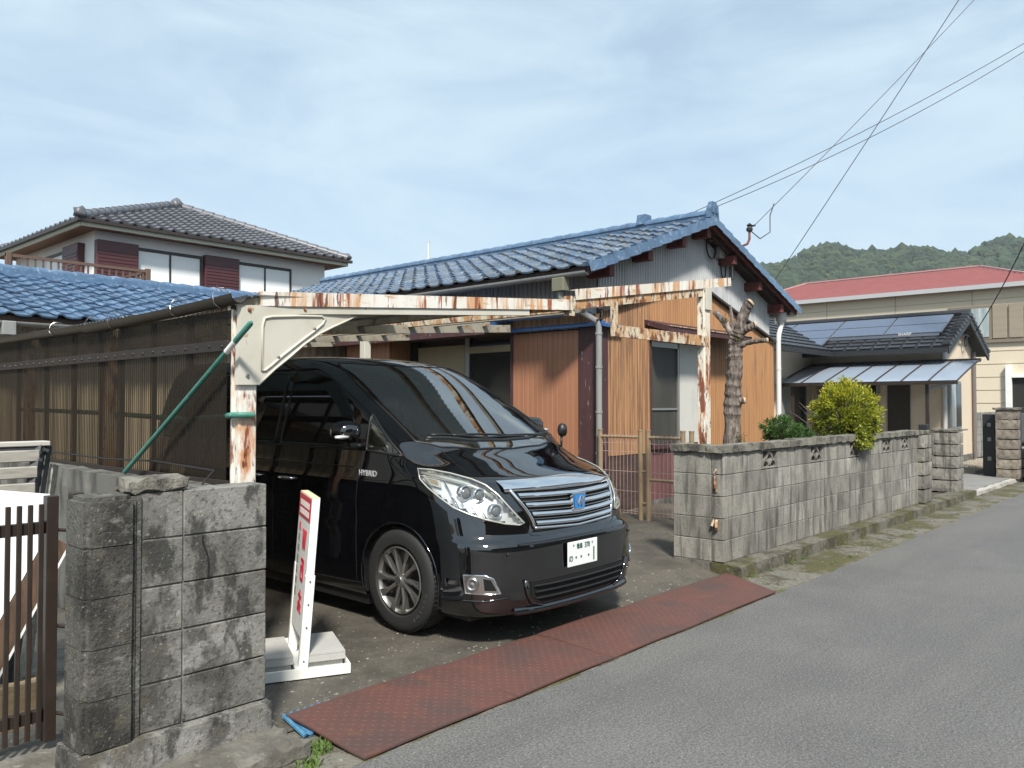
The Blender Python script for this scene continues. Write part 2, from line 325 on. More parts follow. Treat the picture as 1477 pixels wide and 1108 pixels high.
mb = MB().box((6.925, Y0+.012, .10), (12.0, Y0+.106, 1.115)).box((6.815, Y0+.125, .10), (6.91, 4.045, 1.115)); 
# mortar runs behind the joints but leaves the openwork blocks open
mb = MB(); mb.box((6.84, Y0+.0035, .1), (12.79, Y0+.105, .917))
for a, b in ((6.84, 7.6), (8.0, 8.8), (9.2, 10.0), (10.4, 11.2), (11.6, 12.0), (12.4, 12.79)): mb.box((a-.002, Y0+.0042, .915), (b+.002, Y0+.103, 1.114))
mb.box((6.8075, Y0+.122, .10), (6.918, 4.04, 1.112)); mb.obj('mortar', M['mortar'], wr)
for k in range(7):
    x0 = 6.76+k*.87; rough_box((x0, Y0-.035, 1.118), (min(x0+.865, 12.82), Y0+.16, 1.195+jit(.006)), .07, .004, .010).obj('coping_stone', M['coping'], wr)
rough_box((6.765, Y0+.163, 1.12), (6.97, 4.07, 1.195), .07, .004, .010).obj('coping_stone', M['coping'], wr)
# rough-faced end pillar of that wall
bP = rough_box((-.2, -.2, -.094), (.2, .2, .094), .05, .004, .008).mesh('pillar_block', M['block'])
for r in range(5): place('pillar_block', bP, wr, (13.01, Y0+.12, .22+.2*r), rot=(0, 0, random.choice((0, math.pi))))
rough_box((12.815, Y0-.07, 1.118), (13.205, Y0+.31, 1.18), .07, .006, .015).obj('coping_stone', M['coping'], wr)
rough_box((6.79, 3.34, -.03), (15.45, 3.66, .118), .12, .004, .010).obj('footing', M['moss'], wr)
MB().tube([(6.802, 3.60, .97), (6.78, 3.60, .94), (6.787, 3.605, .86), (6.78, 3.60, .80), (6.803, 3.6, .76)], .011, 7).obj('hinge', M['rustheavy'], wr)
MB().box((6.795, 3.662, -.03), (6.93, 4.05, .117)).obj('footing', M['concrete_old'], wr)
MB().tube([(6.802, 3.60, .50), (6.765, 3.585, .49), (6.76, 3.58, .45), (6.79, 3.59, .42)], .014, 7).tube([(6.80, 3.62, .51), (6.77, 3.63, .45)], .012, 6).obj('hinge', M['rustheavy'], wr)
# short wall left of the driveway
wl = thing('block_wall', (1.65, 3.46, .1), 'sooty dark concrete block wall with a rounded pillar beside the brown gate', 'wall')
for r in range(5):
    cz = .2+.1+r*.2
    place('block', bXd, wl, (1.862, 3.47+jit(.002), cz), rot=(jit(.004), jit(.004), -.02))
    place('block', hXd, wl, (1.56, 3.476+jit(.002), cz), rot=(jit(.004), jit(.004), -.02))
    h = .2 if r < 4 else .19
    bm = bmesh.new(); bmesh.ops.create_cube(bm, size=1)
    for v in bm.verts: v.co = Vector((v.co.x*.205, v.co.y*.22, v.co.z*.196))
    bmesh.ops.bevel(bm, geom=[e for e in bm.edges if abs((e.verts[0].co-e.verts[1].co).z) > .1], offset=.022, segments=3, affect='EDGES')
    bmesh.ops.bevel(bm, geom=[e for e in bm.edges if all(v.co.z > .09 for v in e.verts) and len(e.link_faces) == 2] if r == 4 else [], offset=.018, segments=2, affect='EDGES')
    me = MB().bm(bm).mesh('pillar_block', M['pillar_dark'], smooth=35)
    place('pillar_block', me, wl, (1.348, 3.475, cz), rot=(0, 0, jit(.02)))
MB().box((1.436, 3.397, .16), (1.476, 3.41, 1.19)).obj('mortar', M['pillar_dark'], wl)
MB().box((1.44, 3.4125, .15), (2.045, 3.53, 1.19)).box((1.275, 3.392, .15), (1.425, 3.56, 1.18)).obj('mortar', M['mortar'], wl)
rough_box((1.225, 3.355, -.02), (2.07, 3.60, .20), .08, .003, .008).obj('footing', M['block_dark'], wl)
rough_box((1.42, 3.385, 1.197), (1.69, 3.56, 1.262), .035, .007, .016).obj('coping_stone', M['coping'], wl)
rough_box((1.15, 3.10, -.05), (2.12, 3.42, .075), .05, .008, .022).obj('kerb_stone', M['concrete_old'], label='crumbling concrete kerb at the foot of the sooty wall', category='kerb')
crack = MB()
cp = [(1.745, .995), (1.748, .955), (1.762, .925), (1.77, .90), (1.775, .86), (1.772, .81)]
for (xa, za), (xb, zb) in zip(cp, cp[1:]): crack.beam((xa, 3.3985, za), (xb, 3.3985, zb), .006, .004, up=(0, 1, 0))
crack.obj('crack', mat('crack', (.012, .011, .01), rough=1), wl)
# low wall running back under the plastic screen
rough_box((2.29, 4.22, .02), (2.45, 9.6, 1.09), .12, .006, .012).obj('low_wall', mat('rendered_wall', (.13, .127, .115), [((.045, .043, .038), (8, 8, 1.4), .45, .6, .85), ((.24, .235, .21), (3, 3, 3), .56, .68, .5)], rough=.95, bump=[(60, .6, .006)]), base=(2.37, 6.5, .02), label='dark rendered low wall under the corrugated plastic screen', category='wall')
# tufts of weed by the near plate and the walls
mb = MB()
def tuft(cx, cy, cz, n, r, h):
    for k in range(n):
        a = random.uniform(0, 6.283); d = random.random()*r; x, y = cx+d*math.cos(a), cy+d*math.sin(a); l = h*random.uniform(.5, 1.2); w = .004
        tx, ty = x+jit(l*.8), y+jit(l*.8)
        mb.add([(x-w, y, cz), (x+w, y, cz), (x+(tx-x)*.6+w*1.4, y+(ty-y)*.6, cz+l*.75), (tx, ty, cz+l), (x+(tx-x)*.6-w*1.4, y+(ty-y)*.6, cz+l*.75)], [(0, 1, 2, 3, 4)])
tuft(2.17, 3.14, .0, 160, .07, .03); tuft(2.05, 3.03, .0, 60, .06, .03)
for k in range(26): tuft(random.uniform(6.7, 13), random.choice((3.31, 3.32, 3.0)), .005, 10, .04, .022)
for k in range(10): tuft(random.uniform(7.0, 8.6), random.uniform(4.2, 5.2), .09, 14, .05, .03)
M['weed'] = mat('weed', (.10, .16, .03), [((.05, .09, .02), 40, .45, .6, .8)], rough=.7)
mb.obj('weeds', M['weed'], kind='stuff', label='small green weeds in the cracks by the kerb', category='weeds')
# ---------------------------------------------------------------- brown barred gate at the yard
gt = thing('barred_gate', (.8, 3.8, .1), 'dark brown barred metal gate beside the sooty block pillar', 'gate')
mb = MB().cbox((1.243, 3.775, .14), (1.29, 3.825, 1.178), .003); mb.obj('post', M['brownmetal'], gt)
MB().cbox((1.305, 3.66, .02), (1.35, 3.72, 1.195), .003).obj('wall_post', M['brownmetal'], gt)
for z in (.255, 1.045): MB().cbox((.2, 3.785, z-.025), (1.2425, 3.815, z+.025), .002).obj('rail', M['brownmetal'], gt)
for z in (.25, .62, 1.03): MB().tube([(1.29, 3.8, z), (1.325, 3.722, z)], .008, 6).obj('hinge', M['brownmetal'], gt)
for k in range(24):
    x = 1.222-.0415*k; MB().cbox((x-.0095, 3.770, .165), (x+.0095, 3.7845, 1.147), .002).obj('bar', M['brownmetal'], gt)
# white board with a wooden frame leaning behind the gate
def on(px, py, Y): return atY(px, py, Y)
wb = thing('white_board', (1.2, 4.5, .1), 'white painted board with brown wooden edge leaning behind the barred gate', 'board')
p0, p1, p2 = on(72, 713, 4.55), on(68, 772, 4.5), on(-70, 1020, 4.3)
p3 = on(-150, 696, 4.6)
MB().prism([p0, p1, p2, p3], (0, .02, 0)).obj('panel', mat('bluish_white', (.80, .82, .85), [((.66, .68, .7), 5, .55, .7, .4)], rough=.55), wb)
d = (p2-p1).normalized(); nrm = Vector((d.z, 0, -d.x)); nrm = nrm if nrm.x > 0 else -nrm
for k, (o0, w, mt) in enumerate(((.006, .06, 'w'), (.068, .05, 'w'), (.12, .012, 'e'))):
    a = p1+nrm*(o0+w/2)+Vector((0, .012, 0)); b = p2+nrm*(o0+w/2)+Vector((0, .012, 0))
    MB().beam(a, b, .03, w, up=nrm).obj('edge_board' if mt == 'w' else 'edge_trim', mat('brown_board%d' % k, (.13, .075, .045), [((.06, .035, .022), (20, 20, 3), .45, .6, .7)], rough=.7) if mt == 'w' else M['white'], wb)
# slatted bench stood behind the board
bn = thing('slatted_bench', (1.3, 5.0, .1), 'weathered grey slatted bench with dark metal end frame leaning behind the white board', 'bench')
wood = mat('grey_weathered_wood', (.34, .32, .28), [((.20, .185, .16), (6, 40, 40), .45, .62, .7), ((.48, .46, .41), (3, 30, 30), .56, .68, .6)], rough=.85, bump=[((8, 90, 90), .4, .003)])
dm = mat('dark_bench_metal', (.055, .058, .065), [((.11, .11, .12), 12, .5, .7, .5)], rough=.4)
for k in range(9):
    z = 1.285-.088*k; y = 4.98-.03*k
    MB().cbox((.35, y, z-.034), (1.60-.019*k, y+.028, z+.030), .005).obj('slat', wood, bn)
MB().cbox((.35, 5.0, 1.335), (1.66, 5.10, 1.362), .004).obj('top_rail', mat('pale_top', (.46, .44, .40), rough=.8), bn)
MB().cbox((.5, 5.01, 1.30), (1.64, 5.04, 1.334), .004).obj('back_rail', dm, bn)
MB().beam((1.61, 5.03, 1.335), (1.33, 4.72, .10), .045, .05).obj('leg', dm, bn)
MB().beam((1.665, 5.07, 1.335), (1.41, 4.78, .10), .030, .06).obj('leg', dm, bn)
MB().beam((1.715, 5.10, 1.22), (1.52, 4.9, .10), .02, .06).obj('leg', wood, bn)
for z, y, x in ((1.26, 5.0, 1.60), (1.31, 5.02, 1.64), (1.30, 5.02, 1.60)): MB().lathe([(0, -.012), (.010, -.012), (.010, .012)], (x, y-.02, z), 'y', 8).obj('bolt', dm, bn)
for k, (x, y, a) in enumerate(((1.20, 4.15, .3), (1.33, 4.35, -.2))):
    rough_box((x-.11, y-.03, .10), (x+.11, y+.05, .14+.1*k), .05, .003, .004).obj('timber_offcut', mat('pale_wood%d' % k, (.42, .32, .19), [((.28, .2, .11), (4, 30, 30), .45, .6, .7)], rough=.8), label=('flat pale timber offcut on the ground behind the gate', 'thicker pale timber offcut standing by the low wall')[k], category='timber')
# ---------------------------------------------------------------- carport
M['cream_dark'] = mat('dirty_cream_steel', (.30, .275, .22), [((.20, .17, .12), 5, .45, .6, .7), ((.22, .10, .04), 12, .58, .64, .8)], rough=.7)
cp = thing('carport', (4.5, 6.5, 0), 'rust streaked white steel carport frame over the black van', 'carport')
def rz(x): return 2.185+.0725*(x-2.6)          # roof plane height
FA, FB = Vector((2.60, 4.38, 2.205)), Vector((5.485, 4.25, 2.42))
FC, FD = Vector((5.53, 4.24, 2.512)), Vector((8.20, 4.15, 2.914))
def fascia(a, b, h, t):
    """C-section beam with lips"""
    m = MB(); m.beam(a, b, t, h); dn = Vector((0, .03, -h/2+.004)); m.beam(a+dn, b+dn, .06, .008); up_ = Vector((0, .03, h/2-.004)); m.beam(a+up_, b+up_, .06, .008); return m
fascia(FA, FB, .088, .012).obj('front_beam', M['rustbeam'], cp)
fascia(FC, FD, .092, .012).obj('front_beam', M['rustbeam'], cp)
dz = Vector((0, .03, -.068)); MB().beam(FA+dz, FA.lerp(FB, .82)+dz, .05, .046).obj('lower_channel', M['cream'], cp)
MB().beam(FA.lerp(FB, .82)+Vector((0, .06, -.06)), FB+Vector((.08, .06, -.02)), .03, .03).obj('lower_channel', M['rustheavy'], cp)
MB().box((5.475, 4.262, 2.33), (5.545, 4.33, 2.50)).obj('joint_bracket', M['rustheavy'], cp)
MB().beam(FC+Vector((-.02, .035, -.088)), FC.lerp(FD, .82)+Vector((0, .035, -.088)), .05, .082).obj('lower_channel', M['rustheavy'], cp)
# posts
def hpost(x, y, z0, z1, w=.115, t=.075):
    m = MB(); m.cbox((x-w/2, y-t/2, z0), (x+w/2, y+t/2, z1), .008); m.box((x-w/2-.012, y+t/2-.012, z0), (x-w/2+.0, y+t/2+.004, z1)); return m
hpost(2.535, 4.435, .0, 2.135).obj('post', M['rustwhite'], cp)
hpost(7.70, 4.20, .08, 2.80, .135, .07).obj('post', M['rustwhite'], cp)
MB().cbox((7.645, 4.145, 2.56), (7.765, 4.162, 2.80), .003).obj('post_plate', M['cream'], cp)
# curved bracket with pressed rim
BR = [(349, 440), (515, 443), (515, 455), (500, 463), (480, 472), (462, 481), (440, 496), (417, 516), (396, 533), (373, 555), (344, 555)]
MB().prism([atY(x, y, 4.375) for x, y in BR], (0, .05, 0)).obj('curved_bracket', M['cream'], cp)
IN = [(378, 535), (379, 470), (382, 459), (392, 457), (430, 456), (464, 456.5), (469, 460), (466, 467), (452, 479), (432, 494), (408, 513), (392, 527), (383, 534)]
MB().tube([atY(x, y, 4.372) for x, y in IN], .008, 8, closed=True).obj('pressed_rim', M['cream'], cp, smooth=True)
EDG = BR[2:10]; MB().tube([atY(x, y, 4.374) for x, y in EDG], .007, 8).obj('rolled_edge', M['cream'], cp, smooth=True)
for x, y in ((440, 447), (495, 447), (357, 542), (454, 475), (402, 516), (360, 447)):
    p = atY(x, y, 4.372); MB().lathe([(0, -.008), (.008, -.008), (.012, -.002), (.012, .006)], p, 'y', 10).obj('bolt', M['rustheavy'] if y < 450 else M['satin'], cp)
# rusty hanging frame right
MB().beam((6.06, 4.21, 2.50), (6.06, 4.21, 2.19), .075, .03, up=(0, 1, 0)).obj('hanger', M['rustheavy'], cp)
MB().beam((6.02, 4.205, 2.235), (7.68, 4.175, 2.232), .03, .105).obj('cross_rail', M['rustheavy'], cp)
# rear frame and rafters
for y in (6.4, 8.2, 9.9):
    MB().beam((2.56, y, rz(2.56)-.05), (7.05, y, rz(7.05)-.05), .05, .085).obj('rafter', M['cream_dark'], cp)
    MB().cbox((2.50, y-.04, .05), (2.58, y+.04, rz(2.5)-.09), .006).obj('post', M['rustwhite'], cp)
for x, y in ((7.0, 9.05), (7.0, 12.2)): MB().cbox((x-.055, y-.055, 0), (x+.055, y+.055, 2.63), .006).obj('post', M['cream'], cp)
MB().beam((7.0, 8.15, 2.53), (7.0, 12.3, 2.66), .06, .09).obj('purlin', M['cream_dark'], cp)
for x in (2.62, 3.35, 4.1, 4.85): MB().beam((x, 4.40, rz(x)), (x, 10.2, rz(x)), .06, .05).obj('purlin', M['cream_dark'], cp)
MB().beam((5.50, 4.28, 2.40), (5.50, 10.2, 2.40), .05, .07).obj('purlin', M['rustheavy'], cp)
for x in (5.85, 6.2, 6.6): MB().beam((x, 4.4 if x < 6 else 6.3, rz(x)+.0), (x, 10.2, rz(x)), .05, .05).obj('purlin', M['cream_dark'], cp)
# corrugated translucent roofing, left part only
M['poly_roof'] = glassy('smoked_roof_sheet', (.26, .27, .25), .55, .25, (.4, .4, .4))
for y0, y1 in ((4.36, 6.1), (6.06, 7.9), (7.86, 10.3)):
    P = []
    for x in np.linspace(2.56, 5.25, 3): P.append([(x, y, rz(x)+.035+.008*math.sin((y-y0)/.032*6.2832/2)+(.006 if y0 > 5 else 0)) for y in np.arange(y0, y1, .008)])
    MB().grid(P).obj('roof_sheet', M['poly_roof'], cp, smooth=True)
# ---------------------------------------------------------------- corrugated plastic screen on the low wall
sc = thing('plastic_screen', (2.47, 6.9, 1.0), 'brown smoked corrugated plastic screen along the carport side', 'screen')
M['poly_brown'] = glassy('smoked_brown_plastic', (.35, .295, .235), .90, .3, (.22, .2, .18))
M['screen_bar'] = mat('screen_bar', (.022, .016, .013), [((.04, .03, .023), 9, .5, .7, .6)], rough=.6)
def ztop(y): return 2.165-.04*math.sin(min(1, max(0, (y-4.5)/2.3))*3.14)
Yp = [4.50, 5.02, 5.55, 6.08, 6.45, 6.98, 7.6, 8.3, 9.1, 9.9]
for a, b in zip(Yp, Yp[1:]):
    ys = np.arange(a-.03 if a > 4.6 else 4.53, b+.03, .006)
    MB().grid([[(2.472+.006*math.sin(y/.032*6.2832), y, z if z < 1.5 else ztop(y)) for y in ys] for z in (1.02, 2.1)]).obj('corrugated_sheet', M['poly_brown'], sc, smooth=True)
for y in Yp: MB().cbox((2.483, y-.018, .95), (2.503, y+.018, ztop(y)), .003).obj('batten', M['screen_bar'], sc)
for z, h in ((1.92, .065), (1.09, .05)): MB().cbox((2.448, 4.48, z-h/2), (2.462, 9.95, z+h/2), .003).obj('rail', M['screen_bar'], sc)
for k in range(34):
    y = 4.55+k*.155; MB().lathe([(0, -.010), (.007, -.008), (.010, 0)], (2.447, y, 1.92+jit(.004)), 'x', 8).obj('screw', M['black_plastic'], sc)
# gutter along the top of the screen, two lengths tied with wire
for i, pts in enumerate((((2.45, 4.36, 2.215), (2.45, 5.2, 2.19), (2.45, 6.6, 2.165)), ((2.455, 6.25, 2.175), (2.455, 7.4, 2.185), (2.455, 10.0, 2.20)))):
    g = thing('gutter', pts[0], ('brown plastic rain gutter on the screen top, by the curved bracket', 'brown plastic rain gutter lengthened along the far part of the screen')[i], 'gutter')
    m = MB(); P = []
    for t in np.linspace(0, 1, 16):
        p = Vector(pts[0]).lerp(Vector(pts[1]), t*2) if t < .5 else Vector(pts[1]).lerp(Vector(pts[2]), t*2-1)
        P.append([(p.x+.055*math.cos(a), p.y, p.z+.055*math.sin(a)) for a in np.linspace(math.pi, 2*math.pi, 12)]+[(p.x+.05*math.cos(a), p.y, p.z+.05*math.sin(a)) for a in np.linspace(2*math.pi, math.pi, 12)]+[(p.x-.055, p.y, p.z)])
    m.grid(P).obj('trough', M['brownmetal'], g, smooth=40)
    for k in range(3):
        t = (.12, .45, .82)[k]; p = Vector(pts[0]).lerp(Vector(pts[1]), t*2) if t < .5 else Vector(pts[1]).lerp(Vector(pts[2]), t*2-1)
        w = [(p.x+.06*math.cos(a), p.y+jit(.008), p.z+.06*math.sin(a)*1.05) for a in np.linspace(0, 6.28, 18)]
        MB().tube(w+[(p.x-.03, p.y+.01, p.z+.075)], .0022, 5).obj('tie_wire', M['satin'], g)
# green poles
q0, q1 = atX(361, 467, 2.40), atX(180, 681, 2.37)
gp = thing('green_pole', q1, 'green plastic pole leaning diagonally against the plastic screen', 'pole')
MB().tube([q0.lerp(q1, t) for t in (0, .1, .11, 1.0)], [.013, .017, .0155, .0155], 12).tube([q0+(q0-q1)*.01, q0+(q0-q1)*.0, q0.lerp(q1, .095)], [.008, .017, .0175], 12).obj('shaft', M['green_pole'], gp, smooth=40)
MB().tube([q0.lerp(q1, .10), q0.lerp(q1, .16)], .018, 12).obj('joint', M['white'], gp, smooth=40)
h0 = Vector((2.555, 4.372, 1.505))
MB().tube([h0, (2.465, 4.375, 1.505), (2.445, 4.42, 1.505), (2.455, 4.49, 1.50), (2.515, 4.56, 1.495), (2.53, 5.2, 1.47), (2.56, 6.5, 1.5), (2.56, 8.5, 1.52)], .018, 10).obj('green_pole', M['green_pole'], smooth=40, base=tuple(h0), label='green plastic pole lying level behind the plastic screen', category='pole')
MB().tube([(2.33, 4.55, 1.1), (2.43, 4.6, 1.17), (2.43, 5.4, 1.19), (2.43, 6.2, 1.17), (2.43, 7.6, 1.18)], .006, 6).obj('tie_wire', M['wire'], sc)
# ---------------------------------------------------------------- standing sign
SA = Vector((.903, -.43, 0)).normalized(); SB = Vector((.43, .903, 0)).normalized(); SO = Vector((2.65, 4.03, .022))
sg = thing('standing_sign', SO, 'white and red notice board standing upright on a slab weighted base', 'sign')
def sp(a, b, z, lean=True): return SO+SA*(a+(.074*z if lean else 0))+SB*b+Vector((0, 0, z))
def sbox(a0, a1, b0, b1, z0, z1, lean=True):
    v = [sp(a, b, z, lean) for z in (z0, z1) for a, b in ((a0, b0), (a1, b0), (a1, b1), (a0, b1))]
    return MB().add(v, [(0, 3, 2, 1), (4, 5, 6, 7), (0, 1, 5, 4), (1, 2, 6, 5), (2, 3, 7, 6), (3, 0, 4, 7)])
M['sign_white'] = mat('sign_white', (.80, .80, .76), [((.70, .69, .63), 8, .5, .7, .5)], rough=.45)
M['sign_red'] = mat('sign_red', (.55, .035, .06), rough=.45)
bd = sbox(.0, .045, .0, .47, .20, 1.0).obj('board', M['sign_white'], sg)
sbox(.0, .045, -.001, .471, 1.0, 1.004).obj('top_cap', mat('pale_wood_edge', (.72, .62, .40), rough=.6), sg)
sbox(-.003, -.0005, .01, .46, .86, .995).obj('red_header', M['sign_red'], sg)
for z in (.945, .895):
    for k in range(6): sbox(-.005, -.0035, .06+.06*k, .06+.06*k+.042, z-.016, z+.018).obj('lettering', M['sign_white'], sg)
def glyph(bc, zc, s, st):
    m = MB()
    for b0, z0, b1, z1, w in st: m.beam(sp(-.003, bc+b0*s, zc+z0*s), sp(-.003, bc+b1*s, zc+z1*s), .003, w*s, up=SB+Vector((0, 0, .7)))
    return m
STR = [[(-.4, .4, -.2, -.4, .16), (0, .4, -.1, -.4, .14), (.0, .4, .2, -.4, .14), (.42, .4, .25, -.4, .16)], [(-.4, .4, .4, .4, .15), (-.4, .1, .4, .1, .13), (-.3, .4, -.3, -.4, .16), (.3, .1, .3, -.4, .16), (-.3, -.4, .3, -.4, .13), (0, .4, 0, -.1, .12)],
       [(-.4, .2, .4, .2, .15), (0, .45, 0, -.45, .15), (-.4, -.15, .4, -.15, .13), (.1, 0, .4, -.45, .13), (-.1, 0, -.4, -.45, .13)]]
for zc, k in ((.745, 0), (.565, 1), (.385, 2)): glyph(.16, zc, .14, STR[k]).obj('lettering', M['sign_red'], sg)
gy = mat('sign_grey', (.16, .17, .17), rough=.5)
for k in range(7): glyph(.36, .80-.065*k, .05, STR[(k+1) % 3]).obj('lettering', M['sign_red'] if k < 1 else gy, sg)
for b in (-.004, .44): sbox(-.004, .049, b-.012, b+.03, .02, .56).obj('post', M['sign_white'], sg)
for z in (.53, .40, .27, .08): 
    p = sp(.022, -.017, z); MB().tube([p, p-SB*.006], .005, 8).obj('bolt', M['satin'], sg)
fr = MB()
for a0, a1, b0, b1 in ((-.30, .285, -.075, -.062), (-.30, .285, .575, .588), (-.30, -.287, -.062, .575), (.272, .285, -.062, .575)): fr.add(*(lambda m: (m.v, m.f))(sbox(a0, a1, b0, b1, .0, .055, False)))
fr.add(*(lambda m: (m.v, m.f))(sbox(-.287, .272, -.062, .575, .004, .012, False))); fr.obj('base_frame', M['sign_white'], sg)
sbox(-.02, .03, -.06, .57, .013, .045, False).obj('base_channel', M['sign_white'], sg)
slabm = mat('concrete_slab', (.40, .395, .375), [((.48, .47, .44), 3, .5, .66, .6), ((.27, .265, .25), 60, .55, .7, .5)], rough=.85, bump=[(140, .3, .002)])
for i, (a0, a1) in enumerate(((-.285, -.028), (.052, .268))):
    for z0, z1, mt in ((.013, .062, 0), (.064, .10, 0), (.1015, .112, 0)):
        o = sbox(a0+(.01 if z0 < .06 else 0), a1-(.01 if z0 < .06 else 0), .0 if z0 > .06 else .03, .42, z0, z1, False).obj('slab', slabm, None, base=tuple(sp((a0+a1)/2, .2, z0, False)))
        lev = {.013: 'lowest', .064: 'middle', .1015: 'topmost'}[z0]
        tag(o, lev+' grey paving slab weighing the sign base, '+('wall side of the board' if i == 0 else 'van side of the board'), 'slab', 'paving slabs on the sign base')
# ---------------------------------------------------------------- main house
HX0, HX1, HY0, HY1 = 8.96, 14.36, 6.5, 16.4
RX, RZ, EX0, EX1, EZ, RY0, RY1 = 11.55, 4.47, 8.32, 14.78, 3.34, 6.18, 16.6
SL = (RZ-EZ)/(RX-EX0)
def roofz(x): return RZ-SL*abs(x-RX)
hs = thing('tiled_house', (11.6, 11, 0), 'old single storey house with blue tiled gable roof and orange board siding', 'house')
M['corr'] = mat('grey_corrugated_metal', (.45, .46, .47), [((.34, .34, .33), (5, 5, 1.2), .5, .66, .6), ((.30, .24, .18), (22, 22, 2.5), .63, .70, .5)], rough=.5, metal=.15)
M['orange'] = mat('orange_wood_siding', (.36, .185, .08), [((.27, .13, .058), (20, 20, 1.0), .46, .62, .75), ((.46, .24, .10), (40, 40, 1.6), .55, .68, .6), ((.12, .065, .04), (9, 9, 1.0), .60, .70, .6)], rough=.6, bump=[((60, 60, 3), .25, .003)])
M['orange_old'] = mat('weathered_wood_siding', (.33, .175, .085), [((.16, .085, .045), (26, 26, 1.0), .46, .58, .85), ((.44, .25, .12), (34, 34, 1.3), .55, .68, .6), ((.09, .05, .035), (10, 10, .8), .57, .68, .7)], rough=.75, bump=[((60, 60, 3), .3, .003)])
M['salmon'] = mat('salmon_siding', (.36, .165, .092), [((.30, .13, .07), (12, 12, .9), .45, .65, .6), ((.40, .19, .11), (30, 30, 1.2), .55, .7, .5)], rough=.55)
M['maroon'] = mat('peeling_maroon_wood', (.07, .028, .03), [((.045, .02, .022), (20, 20, 2), .45, .6, .7), ((.35, .30, .27), (30, 30, 6), .66, .69, .7)], rough=.7, bump=[((50, 50, 10), .3, .003)])
M['redbeam'] = mat('faded_red_beam', (.165, .045, .04), [((.09, .03, .028), (9, 9, 9), .45, .6, .7), ((.28, .14, .12), 26, .6, .68, .5)], rough=.8)
M['soffit'] = mat('dark_soffit_board', (.065, .04, .034), [((.035, .022, .02), (3, 22, 22), .45, .6, .7)], rough=.85)
M['skirt'] = mat('purple_brown_metal', (.16, .075, .075), [((.11, .055, .055), (10, 10, 1), .45, .65, .6)], rough=.5, metal=.1)
M['darkglass'] = mat('dark_window_glass', (.018, .018, .017), rough=.08, spec=.5)
M['screen'] = mat('insect_screen', (.045, .043, .038), [((.07, .066, .055), (3, 3, .6), .48, .6, .7)], rough=.6)
M['alu'] = mat('grey_aluminium', (.34, .34, .33), rough=.4, metal=.6)
M['beige'] = mat('beige_panel', (.36, .30, .20), [((.29, .24, .16), (4, 4, 1), .5, .66, .5)], rough=.6)
M['bluemetal'] = mat('blue_flashing', (.035, .10, .26), [((.05, .15, .34), 9, .5, .65, .6), ((.03, .05, .09), 14, .6, .7, .6)], rough=.45)
M['greypvc'] = mat('grey_pipe', (.26, .265, .26), [((.19, .19, .185), (9, 9, 2), .5, .66, .5)], rough=.5)
M['whitepvc'] = mat('white_pipe', (.62, .62, .60), rough=.5)
M['pebbled'] = mat('foundation', (.16, .155, .14), [((.07, .066, .055), 6, .45, .6, .8)], rough=.95, bump=[(60, .5, .006)])
def corr_Y(Y, xs, zb, zt, amp, per, out=-1):
    """ribbed sheet in plane Y facing -Y; trapezoid ribs"""
    cols = []
    for x in xs:
        t = (x/per) % 1.0; o = amp*max(-1, min(1, 3.2*(abs(t-.5)*4-1)))
        cols.append((x, Y+out*-o*.5-amp*.5, x))
    return MB().grid([[(c[0], c[1], zb(c[0])) for c in cols], [(c[0], c[1], zt(c[0])) for c in cols]])
def corr_X(X, ys, zb, zt, amp, per, groove=False):
    cols = []
    for y in ys:
        t = (y/per) % 1.0; o = amp*max(-1, min(1, 3.2*(abs(t-.5)*4-1)))
        if groove: o = amp if t < .1 else -amp
        cols.append((X+o*.5-amp*.5, y))
    return MB().grid([[(c[0], c[1], zb) for c in cols], [(c[0], c[1], zt) for c in cols]], flip=True)
# inner core so that nothing shows through the cladding
MB().prism([(HX0+.06, HY0+.06, 0), (HX1-.06, HY0+.06, 0), (HX1-.06, HY0+.06, roofz(HX1)-.12), (RX, HY0+.06, RZ-.12), (HX0+.06, HY0+.06, roofz(HX0)-.12)], (0, HY1-HY0-.1, 0)).obj('core', M['soffit'], hs)
xs = np.arange(HX0, HX1+.001, .0085)
corr_Y(HY0, xs, lambda x: 2.55, lambda x: roofz(x)-.08, .022, .068).obj('gable_cladding', M['corr'], hs)
corr_X(HX0, np.arange(HY0, HY1, .0085), 2.62, roofz(HX0)-.06, .022, .085).obj('upper_cladding', M['corr'], hs)
MB().box((HX1-.05, HY0+.03, 0), (HX1, HY1, roofz(HX1)-.1)).obj('east_wall', M['corr'], hs)
# lower boarded gable, slightly proud
def lowtop(x): return 3.50-.268*abs(x-11.42)
FY = HY0-.07
WX0, WX1 = 10.22, 11.63
for a, b, zb, mt in ((HX0+.0, WX0-.07, .86, 'orange_old'), (WX1+.07, HX1+.0, .10, 'orange')):
    corr_Y(FY, np.arange(a, b+.001, .006), lambda x: zb, lambda x: lowtop(x)-.02, .012, .066).obj('siding', M[mt], hs)
corr_Y(FY, np.arange(WX0-.072, WX1+.072, .006), lambda x: 2.56, lambda x: lowtop(x)-.02, .012, .066).obj('siding', M['orange'], hs)
MB().box((HX0+.01, FY+.004, .1), (WX0-.07, HY0+.05, lowtop(HX0)-.05)).obj('siding_backing', M['soffit'], hs)
MB().box((WX1+.07, FY+.004, .1), (HX1-.01, HY0+.05, lowtop(HX1)-.05)).obj('siding_backing', M['soffit'], hs)
for xa, xb in ((HX0-.05, 11.42), (11.42, HX1+.03)):
    MB().beam((xa, FY-.01, lowtop(xa)+.01), (xb, FY-.01, lowtop(xb)+.01), .13, .035).obj('gable_flashing', M['brownmetal'], hs)
